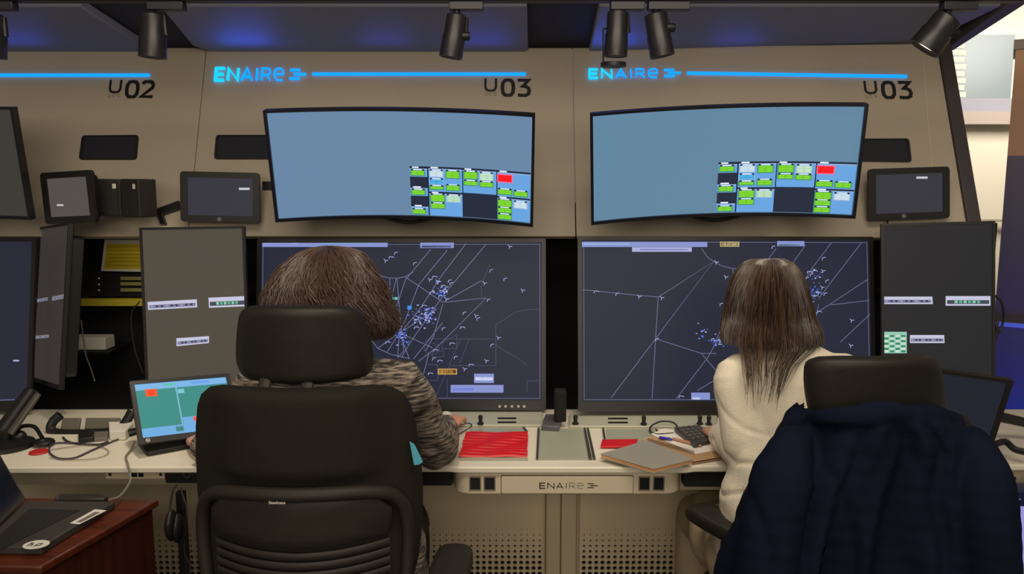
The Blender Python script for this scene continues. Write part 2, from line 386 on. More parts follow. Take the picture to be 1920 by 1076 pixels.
m = MB(); pxbox(m, fw, 1776, 411, 1915, 416, 0, .03, mat('rail_grey', (168, 158, 140), .6, noise=(5, .04))); m.build('trim_6', None, kind='structure')
m = MB(); pxbox(m, fw, 1866, 538, 1893, 610, .0, .05, mat('grey_plate', (176, 170, 160), .5, noise=(9, .05))); m.build('wall_cabinet', None, label='small grey box on the far wall between screen and blue column', cat='box')
m = MB(); pxbox(m, fw, 1866, 672, 1893, 688, .0, .08, mat('wood_ledge', (176, 112, 60), .5, noise=(9, .1))); m.build('wall_shelf', None, label='thin wooden ledge low on the far wall beside the blue column', cat='shelf')
# column at right edge, its face turned to the room
co_ = PY(1888, 300, 3.3); cl = Fr((co_.x, co_.y, 0), (math.cos(R(31.7)), -math.sin(R(31.7)), 0), (0, 0, 1))
m = MB(); zt = cl.px(1889, 76)[1]; z1 = cl.px(1889, 94)[1]; z2 = cl.px(1889, 292)[1]
m.box(cl, -.008, .6, z1, zt, -.3, .010, mat('column_cap', (140, 128, 112), .6, noise=(5, .05)))
m.box(cl, 0, .6, z2, z1, -.3, 0, mat('column_tan', (186, 142, 100), .6, noise=(4, .04)))
m.box(cl, 0, .6, 0, z2, -.3, 0, mat('column_dark', (62, 54, 72), .35, noise=(4, .1)))
m.build('wall_column', None, kind='structure')
m = MB(); m.box(cl, .002, .6, cl.px(1889, 612)[1], cl.px(1889, 604)[1], .001, .012); m.build('trim_7', mat('trim_blue_rail', (110, 130, 200), .3, noise=(5, .05)), kind='structure')
q_ = cl.pt(.12, .12, .22); area('blue_pillar_lamp', tuple(q_), tuple(cl.pt(.12, 1.05, 0)), 0.12, 2.6, (0.03, 0.12, 1.0), 0.2, spread=70)
# floor
m = MB(); m.box(G, -4, 5.2, -2.5, 5.0, -.05, 0); m.build('floor', mat('floor_vinyl', (96, 88, 80), .6, noise=(6, .1), bump=(80, .1)), kind='structure')
# under-desk perforated panels
YP = 2.62; pf = Fr((0, YP, 0), (1, 0, 0), (0, 0, 1))
def perforated(name, x0, x1, label_side):
    m = MB(); zh = .325; pit = .0215
    m.box(pf, x0, x1, zh, .715, -.02, 0, PANEL)
    n = int((x1 - x0) / pit); off = (x1 - x0 - n * pit) / 2; rows = int(zh / .0192) - 1
    m.box(pf, x0, x0 + off, .0, zh, -.02, 0, PANEL); m.box(pf, x1 - off, x1, .0, zh, -.02, 0, PANEL)
    dz = zh / (rows + 1)
    m.box(pf, x0 + off, x1 - off, 0, dz, -.02, 0, PANEL)
    for j in range(rows):
        r_ = min(.0078, .0016 + .00095 * j); cz = zh - (j + .5) * dz
        for i in range(n):
            cx = x0 + off + (i + .5) * pit; vs = []
            sq = []
            for k in range(12):
                a = 2 * math.pi * k / 12 + math.pi / 4; c_, s_ = math.cos(a), math.sin(a); q = max(abs(c_), abs(s_)); sq.append((c_ / q, s_ / q, c_, s_))
            for (p, q, c_, s_) in sq: vs.append(pf.pt(cx + p * pit / 2, cz + q * dz / 2, 0))
            for (p, q, c_, s_) in sq: vs.append(pf.pt(cx + c_ * r_, cz + s_ * r_, 0))
            for (p, q, c_, s_) in sq: vs.append(pf.pt(cx + c_ * r_, cz + s_ * r_, -.01))
            fs = [(k, (k + 1) % 12, 12 + (k + 1) % 12, 12 + k) for k in range(12)] + [(12 + k, 12 + (k + 1) % 12, 24 + (k + 1) % 12, 24 + k) for k in range(12)]
            m.add(vs, fs, PANEL)
    return m.build(name, PANEL, kind='structure', smooth=False)
xcl = pf.px(1022, 1000)[0]; xcr = pf.px(1086, 1000)[0]
perforated('wall_underdesk_left', -1.9, xcl, 0); perforated('wall_underdesk_right', xcr, 1.9, 0)
m = MB(); m.box(pf, -1.9, 1.9, 0, .715, -.05, -.03); m.build('wall_underdesk_back', BLACKM, kind='structure')
m = MB(); xm = pf.px(1050, 1000)[0]
m.box(pf, xcl + .001, xm - .001, 0, .72, -.02, .05); m.box(pf, xm + .001, xcr - .012, 0, .72, -.02, .045); m.box(pf, xcr - .012, xcr - .001, 0, .72, -.02, .02)
m.build('trim_8', mat('column_beige', (205, 190, 160), .5, noise=(4, .04)), kind='structure', bevel=.006)

# recessed dark slots in the fascia
def slot(fr, q, label):
    m = MB(); pts = [fr.px(*p) for p in q]
    cx = sum(p[0] for p in pts) / 4; cy = sum(p[1] for p in pts) / 4
    # rounded quad
    def rq(k, rr):
        out = []
        for i in range(4):
            p = V(pts[i]); c = V((cx, cy)); p = c + (p - c) * k; a = V(pts[i - 1]); a = c + (a - c) * k; b = V(pts[(i + 1) % 4]); b = c + (b - c) * k
            d1 = (a - p).normalized() * rr; d2 = (b - p).normalized() * rr
            for t_ in (0, .25, .5, .75, 1): out.append(tuple(p + d1 * (1 - t_) ** 2 + d2 * t_ ** 2))
        return out
    root = thing('speaker_grille', fr.pt(cx, cy), label, 'speaker grille')
    m.ring(fr, rq(1, .012), rq(.93, .01), .0004, .006); m.build('rim', BEZEL, root, recalc=True)
    m = MB(); m.prism(fr, rq(.94, .01), .0003, .0025); m.build('mesh_cover', mat('grille_dark', (24, 26, 38), .6, noise=(300, .3), bump=(900, .5)), root)
slot(WL, [(155, 255), (261, 254), (257, 300), (149, 300)], 'dark rounded speaker slot in the beige panel under the U02 mark')
slot(WL, [(406, 254), (520, 254), (518, 299), (402, 299)], 'dark speaker slot half hidden behind the left curved monitor')
slot(WR, [(1600, 249), (1707, 246), (1711, 290), (1598, 291)], 'dark speaker slot at the right side of the right curved monitor')

# glowing signs and unit marks
def sign(fr, word, bar, num, nx, ny, labels, has_word=True):
    if has_word:
        root = thing('illuminated_sign', fr.pt(*fr.px(word[0], word[1])), labels[0], 'sign')
        ma = MB(); m = MB(); a, b = fr.px(word[0], word[3]); a2, b2 = fr.px(word[2], word[1]); brandword(m, fr, a, b, (a2 - a) * .985, b2 - b, .003, [SIGNC, SIGNB, SIGNB], .008, .20, ma)
        m.build('sign_lettering', None, root, smooth=False, recalc=True); ma.build('sign_arrow', None, root, smooth=False, recalc=True)
    else:
        root = thing('illuminated_sign', fr.pt(*fr.px(bar[0], bar[1])), labels[0], 'sign')
    m = MB(); m.ribbon(fr, [fr.px(bar[0], bar[1]), fr.px(bar[2], bar[3])], .0095, .001, SIGNB, .007); m.build('light_bar', None, root, smooth=False, recalc=True)
    m = MB(); h = fr.px(nx, ny)[1] - fr.px(nx, ny + 33)[1]; a, b = fr.px(nx, ny + 33); s_ = h / 33
    root = thing('unit_number_sign', fr.pt(a, b), labels[1], 'wall lettering')
    glyph(m, 'U', fr, a + .002, b + 9 * s_, 18 * s_, 23 * s_, 4.0 * s_, .0006, INK)
    glyph(m, num[0], fr, a + 30 * s_, b, 19 * s_, 29 * s_, 6.2 * s_, .0006, INK); glyph(m, num[1], fr, a + 56 * s_, b, 20 * s_, 29 * s_, 6.2 * s_, .0006, INK)
    m.build('unit_number', None, root, smooth=False)
    m = MB(); x = a
    for ch in 'UCS': glyph(m, ch, fr, x, b + .5 * s_, 3.8 * s_, 5 * s_, .8 * s_, .0006, INKG); x += 7.6 * s_
    m.build('small_caption', None, root, smooth=False, label='tiny grey caption letters')
sign(WL, None, (-180, 142, 281, 142), '02', 203, 149, ['plain blue light bar above the U02 mark on the left panel', 'black U02 lettering on the left beige panel'], False)
sign(WL, (405, 130, 566, 152), (586, 140, 986, 140), '03', 909, 146, ['glowing blue ENAIRE wordmark and bar above the left curved monitor', 'black U03 lettering above the left curved monitor'])
sign(WR, (1113, 126, 1274, 147), (1296, 133, 1706, 130), '03', 1629, 138, ['glowing blue ENAIRE wordmark and bar above the right curved monitor', 'black U03 lettering above the right curved monitor'])

# ------------------------------------------------------------------ track and spotlights
YT = 2.2; tf = Fr((0, YT, 0), (1, 0, 0), (0, 0, 1))
m = MB(); zb = tf.px(960, 4)[1]; m.box(tf, -1.6, 1.36, zb, zb + .035, -.018, .018); m.build('lighting_track', mat('track_black', (20, 20, 24), .5, noise=(20, .1)), label='long black lighting track overhead carrying the spotlights', cat='lighting track', bevel=.002)
def spot(top_, bot_, wpx, label, ax=(0, 0), knob=None, accessory=False, lit=.7, dy=0):
    A = PY(top_[0], top_[1], YT); B = PY(bot_[0], bot_[1], YT + dy); r_ = wpx / 2 * A.y / F_PX * 1.03
    n = (B - A).normalized(); root = thing('track_spotlight', (A.x, YT, zb), label, 'spotlight', 'black track spotlights')
    x = n.cross(V((0, 1, .3))).normalized(); fr = Fr(A, x, -x.cross(n)); L = (B - A).length
    if fr.n.dot(n) < 0: fr = Fr(A, x, x.cross(n))
    m = MB(); m.lathe(fr, [(r_ * .55, -.006), (r_ * .9, 0), (r_ * .93, L * .45), (r_, L * .5), (r_ * 1.04, L), (r_ * .93, L), (r_ * .88, L - .012), (r_ * .2, L - .014)], 24)
    lb = m.build('lamp_body', mat('spot_black', (34, 34, 37), .38, noise=(20, .1)), root)
    m = MB(); m.lathe(fr, [(r_ * .8, L - .0135), (r_ * .8, L - .011)], 20); m.build('lens', mat('spot_lens', (255, 240, 215), .2, emit=1.6), lb)
    m = MB(); m.box(tf, A.x + ax[0], A.x + ax[1], zb - .022, zb - .0005, -.016, .016); m.build('track_adapter', mat('adapter', (42, 42, 48), .45, noise=(20, .1)), root, bevel=.002)
    st = V((A.x, YT, zb - .022)); m = MB(); m.tube([st + V((0, 0, .004)), A + n * .012], .009, 10); m.tube([A + x * r_ * .8 + n * .0, A + x * r_ * 1.0 + n * .05], .007, 8); m.build('bracket', BLACK, root)
    if knob:
        K = PY(knob[0], knob[1], YT - .004); m = MB(); m.lathe(Fr(K, (0, 0, 1), (0, 1, 0)), [(.010, -.014), (.012, -.01), (.012, .01), (.009, .013)], 14); m.build('knob', BLACK, root)
    if accessory:
        m = MB(); p = PY(1131, 55, YT - .02); q = PY(1131, 122, YT - .02); m.tube([p, q], .0025, 8); c = PY(1150, 122, YT - .02)
        m.lathe(Fr(c, (1, 0, 0), (0, 1, 0)), [(.034, -.004), (.034, .006), (.03, .006)], 20); m.tube([p, PY(1145, 50, YT)], .0025, 6); m.build('barn_door', BLACK, root)
    l = bpy.data.lights.new('lamp_light', 'SPOT'); l.energy = lit; l.color = (1, .85, .66); l.spot_size = R(75); l.spot_blend = .8; l.shadow_soft_size = .03
    o = bpy.data.objects.new('lamp_light', l); col.objects.link(o); o.location = B + n * .01; o.rotation_euler = n.to_track_quat('-Z', 'Y').to_euler()
spot((-12, 30), (-14, 108), 44, 'black track spotlight cut off at the left picture edge', (-.02, .06), None)
spot((287, 28), (286, 108), 46, 'black cylindrical spotlight with a highlight above the U02 mark', (-.01, .085), None, lit=16)
spot((857, 30), (845, 108), 40, 'black spotlight tilted left above the left curved monitor', (-.02, .07), (871, 68), lit=7)
spot((1158, 24), (1154, 106), 40, 'upright black spotlight with a small barn door disc above the right sign', (-.02, .07), None, True, lit=7)
spot((1228, 28), (1242, 106), 42, 'black spotlight tilted right, beside the one with the disc', (-.02, .09), (1256, 52), lit=8)
spot((1778, 34), (1732, 92), 54, 'black spotlight aimed left with its white lens showing, at the upper right', (-.02, .07), (1788, 62), lit=10, dy=.018)

# ------------------------------------------------------------------ monitors
def rect_px(fr, x0, y0_, x1, y1_): return [fr.px(x0, y1_), fr.px(x1, y1_), fr.px(x1, y0_), fr.px(x0, y0_)]
def flat_monitor(name, ps, w_, h_, label, cat, scr, bez=(.012, .012, .012, .012), th=.03, r_=.006, draw=None, group=None, bezm=None):
    """bez = left,right,top,bottom widths"""
    fr = pose(*ps); base = fr.pt(0, -h_ / 2, -th / 2); root = thing(name, base, label, cat, group)
    L_, R_, T_, B_ = bez; sw = w_ - L_ - R_; sh = h_ - T_ - B_; cx = (L_ - R_) / 2; cy = (B_ - T_) / 2
    m = MB(); m.prism(fr, rrect(w_, h_, r_), -.012, -.001); m.prism(fr, rrect(w_ * .9, h_ * .86, .02), -th, -.011); m.build('housing', BLACK, root, bevel=.002)
    m = MB(); m.ring(fr, rrect(w_, h_, r_), rrect(sw, sh, .0015, 5, cx, cy), -.001, .004); m.build('bezel', bezm or BEZEL, root, recalc=True)
    m = MB(); m.face(fr, rrect(sw + .002, sh + .002, .001, 2, cx, cy), .0002, scr)
    if draw: draw(m, fr, sw, sh, cx, cy)
    d = m.build('display', None, root, smooth=False)
    return root, fr
LINE = em(122, 126, 162); LINE2 = em(80, 86, 118); BAR = em(134, 146, 205); BARL = em(168, 172, 215); SYM = em(170, 178, 228); BLUEG = em(80, 110, 220); DK = em(38, 40, 58)
def radar(lines, bars, syms, blue, border):
    def f(m, fr, sw, sh, cx, cy):
        for lv, (w_, mt_, pls) in enumerate(lines):
            for pl in pls:
                m.ribbon(fr, [fr.px(*p) for p in pl], w_, .0006, mt_)
        x0, y0_, x1, y1_ = cx - sw / 2 + .006, cy - sh / 2 + .006, cx + sw / 2 - .006, cy + sh / 2 - .006
        m.ribbon(fr, [(x0, y0_), (x1, y0_), (x1, y1_), (x0, y1_)], .0014, .0007, em(118, 122, 150), closed=True)
        for (a, b, c, d, mt_) in bars: m.face(fr, rect_px(fr, a, b, c, d), .0009, mt_)
        rnd = random.Random(3)
        for (x, y) in syms:
            k = rnd.choice((0, 1, 2)); s_ = .8
            for pl in ([[(0, 0), (4, 4), (3, 9)], [(4, 4), (10, 3)]], [[(0, 6), (1, 1), (8, 1), (12, 3)]], [[(0, 2), (8, 0)], [(1, 3), (0, 7)]])[k]:
                m.ribbon(fr, [fr.px(x + s_ * a, y + s_ * b) for a, b in pl], .0019, .0008, SYM)
        for (x, y, n, sp) in blue:
            for _ in range(n):
                a, b = rnd.gauss(0, sp), rnd.gauss(0, sp * .8); q = rnd.choice((1.0, 1.6, 2.2))
                m.face(fr, rect_px(fr, x + a, y + b, x + a + q * 1.6, y + b + q), .00075, BLUEG if rnd.random() < .6 else SYM)
    return f
def cv(pls, ox, oy, s_): return [[(ox + x / s_, oy + y / s_) for x, y in pl] for pl in pls]
def wav(pts): return pts
L1 = cv([[(1130, 115), (985, 290), (920, 480), (890, 560)], [(1225, 120), (1060, 320), (985, 520), (950, 590)], [(1335, 80), (1190, 270), (1060, 470), (960, 590)], [(1450, 85), (1210, 370), (1020, 640), (960, 740)],
         [(765, 150), (780, 190), (800, 225), (825, 255), (855, 272), (890, 280), (935, 282), (985, 272), (1030, 245)], [(895, 285), (895, 460)], [(935, 282), (962, 590)], [(930, 285), (895, 440), (850, 600)], [(985, 275), (1060, 325), (1200, 420), (1425, 295)],
         [(1210, 420), (1450, 395), (1165, 680), (1060, 760)], [(1200, 430), (1145, 620), (1100, 700)], [(1165, 460), (960, 590)], [(950, 595), (825, 685)], [(950, 595), (840, 600)], [(950, 595), (1005, 742)], [(950, 595), (940, 735)], [(950, 595), (880, 705)], [(950, 595), (1140, 682)], [(950, 595), (900, 545), (860, 480)],
         [(970, 640), (975, 700), (940, 740)], [(1200, 535), (1030, 748)], [(1120, 710), (1080, 870)], [(825, 685), (900, 720), (1010, 745)], [(790, 640), (825, 685)]], 440, 430, 3.074)
L2 = cv([[(1095, 650), (1120, 630), (1500, 632)], [(1505, 550), (1505, 790)], [(1505, 550), (1560, 515), (1620, 475), (1690, 462), (1750, 460)], [(1505, 665), (1550, 695), (1620, 735), (1685, 780)], [(1240, 785), (1500, 785)], [(1280, 605), (1280, 685), (1195, 688), (1200, 650), (1280, 605)],
         [(1350, 635), (1295, 780)], [(1300, 635), (1235, 785)], [(1235, 790), (1155, 970)], [(1225, 860), (1225, 970)], [(1115, 780), (1170, 780), (1170, 870), (1105, 870)], [(1205, 700), (1205, 735), (1140, 735), (1140, 700), (1205, 700)],
         [(1470, 200), (1450, 250), (1420, 330), (1425, 390)], [(1685, 940), (1685, 875), (1750, 870)], [(1120, 640), (1095, 665), (1095, 700), (1130, 720), (1165, 715), (1180, 690), (1170, 665), (1140, 655)]], 440, 430, 3.074)
syL = [(440 + x / 3.074, 430 + y / 3.074) for x, y in [(860, 170), (1030, 190), (850, 300), (1115, 280), (1140, 268), (1170, 300), (1190, 320), (1230, 290), (1215, 330), (1200, 350), (1175, 380), (1210, 390), (1125, 360), (1080, 435), (1095, 475), (1030, 510), (1050, 500), (1100, 500), (1035, 560), (1195, 565), (1315, 475), (870, 645), (1145, 690), (1240, 305), (1160, 290),
        (1430, 300), (1455, 400), (1380, 488), (1395, 508), (1300, 560), (1550, 280), (1650, 342), (1470, 230), (1575, 90), (1510, 615), (1475, 660), (1440, 748), (1350, 775), (1315, 795), (1170, 752), (1240, 652), (1265, 730), (1140, 738), (1115, 825), (920, 130), (890, 155), (900, 490)]]
barL = [(492, 452.5, 727, 463, BAR), (494, 455, 560, 457.5, em(170, 180, 230)), (600, 455, 700, 457, em(110, 170, 200)), (788, 454, 851, 465, BAR), (791, 460, 846, 464, DK),
        (821, 691, 857, 702, em(190, 150, 90)), (823, 693, 855, 700, em(60, 34, 10)), (889, 700.5, 926, 718, BAR), (891, 707, 924, 713, em(214, 220, 246)), (845, 721.5, 944, 736, BAR), (848, 727, 888, 733, em(110, 128, 210)), (806, 736, 816, 747, em(170, 190, 240)),
        (736, 557, 746, 562, em(110, 180, 180)), (764, 573, 772, 580, em(60, 140, 220))]
def clockL(m, fr):
    a, b = fr.px(823.5, 699.5); text(m, '18:37:35', fr, a, b, .0095, .0012, em(230, 160, 60))
fL0 = radar([(.0018, LINE, L1), (.0013, LINE2, L2)], barL, syL, [(748, 625, 60, 5), (792, 592, 60, 12), (803, 587, 30, 9), (826, 545, 40, 9), (756, 640, 20, 6)], None)
def fL(m, fr, *k): fL0(m, fr, *k); clockL(m, fr)
SCR = em(34, 38, 55)
def main_buttons(root, fr, w_, h_):
    bz = [c_ for c_ in root.children if c_.name.startswith('bezel')][0]
    for x in (937, 948, 960, 972, 983):
        m = MB(); a, b = fr.px(x, 761.5); m.lathe(Fr(fr.pt(a, b, .004), fr.r, fr.u), [(.0045, 0), (.0045, .0012)], 12)
        m.build('control_button', mat('button_grey', (190, 184, 176), .4, noise=(30, .05)), bz)
def arm(root, fr, depth, name='mount'):
    m = MB(); m.box(fr, -.06, .06, -.06, .06, -.05, -.028); p = fr.pt(0, 0, -.05); m.tube([p, p + V((0, depth, 0))], .03, 14); m.build(name, BLACK, root, bevel=.003)
MB_ = (.014, .014, .013, .033)
r_, fr_ = flat_monitor('radar_monitor', ((-.3724, 2.6318, 1.029), -1.4, 9.8, -.2), .97, .57, 'large black flat monitor with a dense radar map, behind the person with short wavy hair', 'monitor', SCR, MB_, .06, .004, fL)
FML = fr_; main_buttons(r_, fr_, .97, .57); arm(r_, fr_, .34)
Rl = cv([[(98, 348), (170, 355), (300, 368), (420, 380), (535, 390), (855, 185), (520, 630), (500, 975)], [(535, 390), (520, 630), (265, 970)], [(520, 630), (785, 715), (900, 850)], [(785, 715), (870, 715)], [(785, 110), (820, 160), (855, 185), (900, 210), (960, 225), (1030, 228), (1070, 218)], [(965, 228), (980, 480)], [(1030, 232), (970, 390), (870, 640)], [(990, 450), (930, 560), (870, 650), (820, 740), (640, 975)],
         [(1215, 110), (1170, 170)], [(1385, 90), (1300, 210)], [(1535, 75), (1425, 220), (1370, 310)], [(1705, 80), (1535, 300), (1460, 400)], [(1740, 290), (1520, 435), (1425, 495)], [(1750, 410), (1530, 435)], [(1755, 490), (1585, 650)], [(1460, 430), (1440, 545)], [(760, 930), (850, 875)]], 1060, 430, 3.075)
syR = [(1060 + x / 3.075, 430 + y / 3.075) for x, y in [(915, 265), (890, 425), (1190, 95), (1475, 230), (1395, 240), (1410, 255), (1425, 235), (1385, 275), (1500, 290), (1470, 325), (1375, 330), (1450, 355), (1415, 380), (1430, 378), (1415, 415), (1640, 515), (1635, 660), (1480, 160), (1450, 470), (1440, 540), (840, 628), (655, 958), (165, 353), (290, 366), (415, 378), (545, 385), (520, 628), (860, 180), (1490, 365)]]
barR = [(1089, 453.5, 1326, 463, BAR), (1092, 456, 1180, 458.5, em(150, 190, 225)), (1185, 463.5, 1297, 472, BARL), (1200, 467, 1290, 469, em(90, 100, 170)), (1350, 453, 1386, 462.5, em(190, 170, 120)), (1352, 454.5, 1384, 461, em(40, 34, 22)), (1457, 452, 1508, 461.5, BAR), (1460, 458, 1500, 461, em(60, 110, 110)), (1296, 736, 1331, 749, BAR), (1298, 745, 1312, 749, em(220, 226, 246))]
fR0 = radar([(.0019, em(112, 116, 150), Rl)], barR, syR, [(1342, 640, 26, 6), (1318, 622, 14, 9), (1520, 545, 30, 9), (1530, 515, 14, 6)], None)
def fR(m, fr, *k): fR0(m, fr, *k); a, b = fr.px(1353, 460.5); text(m, '18:37:34', fr, a, b, .0095, .0012, em(220, 200, 150))
r_, fr_ = flat_monitor('radar_monitor', ((.6987, 2.568, 1.0416), .8, 10.2, .2), .97, .57, 'large flat monitor with a sparse map of long lines, before the cream-bloused person', 'monitor', SCR, MB_, .06, .004, fR)
arm(r_, fr_, .4)
r_, fr_ = flat_monitor('radar_monitor', ((-2.0588, 2.6055, 1.0342), -1.2, 10.5, -.2), .97, .57, 'large dark flat monitor cut off at the left picture edge', 'monitor', em(38, 39, 54), MB_, .06, .004,
                       lambda m, fr, *k: [m.face(fr, rect_px(fr, 25, 674.5, 36, 677.5), .0006, BARL), m.ribbon(fr, [fr.px(0, 750), fr.px(28, 749)], .002, .0006, LINE)])
arm(r_, fr_, .4)
# portrait monitors
def strip(m, fr, q, light, kind=0):
    """small window strip: q = four px corners TL TR BR BL"""
    P = [fr.px(*p) for p in q]
    def at(u, v): 
        a = V(P[0]).lerp(V(P[1]), u); b = V(P[3]).lerp(V(P[2]), u); c = a.lerp(b, v); return (c.x, c.y)
    def rect(u0, v0, u1, v1, c, mt_): m.face(fr, [at(u0, v0), at(u1, v0), at(u1, v1), at(u0, v1)], c, mt_)
    rect(0, 0, 1, 1, .0006, light); rect(.03, .42, .97, .82, .0008, em(120, 120, 150) if kind == 0 else em(64, 70, 84))
    n = 9
    for k in range(n):
        if kind == 0: rect(.06 + k * .1, .5, .06 + k * .1 + .05, .72, .001, em(48, 48, 70) if k % 3 else em(150, 150, 190))
        elif k < 6: rect(.2 + k * .1, .46, .2 + k * .1 + .07, .74, .001, em(90, 176, 140) if k % 2 else em(140, 200, 170))
def port(ps, label, scr, draw, group=None):
    r_, fr = flat_monitor('portrait_monitor', ps, .33, .53, label, 'monitor', scr, (.008, .008, .008, .014), .05, .004, draw, group)
    m = MB(); m.box(fr, -.05, .05, -.05, .05, -.065, -.048); p = fr.pt(0, 0, -.06); m.tube([p, V((p.x * (1.0 if p.x > 0 else (1.16 if p.x < -1.3 else .99)), 3.065, p.z - .02))], .022, 12); m.build('wall_arm', BLACK, r_)
    return r_, fr
LT = em(196, 196, 220)
port(((-.9963, 2.4853, 1.0959), -.6, 4.3, -1.0), 'portrait monitor with a dim grey screen and three small windows, left of the wavy-haired person', em(80, 73, 62),  # room reflection on the dark panel is put into its glow colour
     lambda m, fr, *k: [strip(m, fr, [(277, 566), (369, 561), (370, 576), (278, 581)], LT), strip(m, fr, [(391, 558), (462, 555), (463, 574), (392, 577)], LT, 1), strip(m, fr, [(331, 634), (392, 630), (392, 643), (331, 649)], LT)])
def pr_draw(m, fr, *k):
    strip(m, fr, [(1653, 556), (1748, 556), (1749, 570), (1654, 570)], LT); strip(m, fr, [(1773, 555), (1857, 555), (1857, 573), (1773, 573)], LT, 1); strip(m, fr, [(1706, 628), (1770, 628), (1771, 643), (1706, 643)], LT)
    m.face(fr, rect_px(fr, 1655, 622, 1700, 662), .0006, em(150, 196, 180))
    for a in range(4):
        for b in range(7): m.face(fr, rect_px(fr, 1658 + a * 10.5, 628 + b * 4.8, 1666 + a * 10.5, 631.6 + b * 4.8), .0009, em(50, 130, 90) if (a + b) % 2 else em(200, 224, 206))
port(((1.3243, 2.4612, 1.1113), -9, 5.1, -2.0), 'dark portrait monitor with a small green table, right of the cream-bloused person', em(36, 36, 38), pr_draw)
port(((-1.5289, 2.6187, 1.0957), -46, 8.0, -5.0), 'portrait monitor turned almost edge-on beside the left-edge monitor', em(56, 51, 48),
     lambda m, fr, *k: [strip(m, fr, [(63, 562), (90, 557), (90, 563), (63, 568)], em(120, 116, 118)), strip(m, fr, [(98, 556), (122, 551), (122, 559), (98, 564)], em(120, 116, 118)), strip(m, fr, [(59, 630), (92, 627), (92, 633), (59, 636)], em(120, 116, 118))])

# curved monitors
def curved(ps, label, ui, scr, group='wide curved monitors on the fascia'):
    fr = pose(*ps); w_, h_, sag = .80, .345, .06; Rr = (w_ / 2) ** 2 / (2 * sag) + sag / 2
    root = thing('curved_monitor', fr.pt(0, -h_ / 2, 0), label, 'monitor', group)
    def C(u, v, c=0):   # u -1..1 , v -1..1
        ang = u * math.asin(w_ / 2 / Rr); return fr.pt(Rr * math.sin(ang), v * h_ / 2, sag - (Rr * math.cos(ang) - (Rr - sag)) + c - 0)
    def slabc(m, u0, u1, v0, v1, c0, c1, mt_, n=24):
        vs = []; fs = []
        for i in range(n + 1):
            u = u0 + (u1 - u0) * i / n; vs += [C(u, v0, c0), C(u, v1, c0), C(u, v1, c1), C(u, v0, c1)]
        for i in range(n):
            for k in range(4): fs.append((4 * i + k, 4 * (i + 1) + k, 4 * (i + 1) + (k + 1) % 4, 4 * i + (k + 1) % 4))
        fs += [(0, 1, 2, 3), (4 * n + 3, 4 * n + 2, 4 * n + 1, 4 * n)]
        m.add(vs, fs, mt_)
    m = MB(); slabc(m, -1, 1, -1, 1, -.028, -.006, None); m.box(fr, -.1, .1, -.1, .1, -.055, .0 - .02); p = fr.pt(0, 0, -.05); m.build('housing', BLACK, root, recalc=True)
    m = MB(); bu, bt, bb = .022, .045, .055
    slabc(m, -1, 1, 1 - bt, 1, -.006, .003, None); slabc(m, -1, 1, -1, -1 + bb, -.006, .003, None); slabc(m, -1, -1 + bu, -1 + bb, 1 - bt, -.006, .003, None, 3); slabc(m, 1 - bu, 1, -1 + bb, 1 - bt, -.006, .003, None, 3)
    m.build('bezel', mat('bezel_navy', (16, 18, 30), .35, noise=(20, .1)), root, recalc=True)
    m = MB(); s0, s1, t0, t1 = -1 + bu, 1 - bu, 1 - bt, -1 + bb
    def rect(u0, v0, u1, v1, c, mt_, n=1):
        U = lambda u: s0 + (s1 - s0) * u; T = lambda v: t0 + (t1 - t0) * v
        vs = []; fs = []
        for i in range(n + 1):
            u = u0 + (u1 - u0) * i / n; vs += [C(U(u), T(v1), c), C(U(u), T(v0), c)]
        fs = [(2 * i, 2 * i + 2, 2 * i + 3, 2 * i + 1) for i in range(n)]
        m.add(vs, fs, mt_)
    rect(0, 0, 1, 1, -.0055, scr, 32)
    if ui: ui(rect)
    m.build('display', None, root, smooth=False)
    m = MB(); q = p + V((0, .06, 0)); m.tube([p, q, V((q.x, 2.84, q.z - .0))], .028, 14); m.build('wall_mount', BLACK, root)
    m = MB(); tr = [C(-.22 + .44 * k / 12, -1, -.03) - fr.u * (.022 * math.sin(math.pi * k / 12)) for k in range(13)]; m.tube(tr, .007, 8); m.build('cable_tray', BLACKM, root)
    return root
NAVY = em(26, 36, 60); CB = em(104, 164, 224); CL = em(150, 180, 216); GR = em(112, 206, 30); GL_ = em(156, 226, 80); TW = em(232, 238, 250); WH = em(190, 216, 226); CY = em(110, 205, 240); CYD = em(60, 160, 220); RD = em(250, 20, 30); RDL = em(250, 110, 150); TE = em(70, 140, 120)
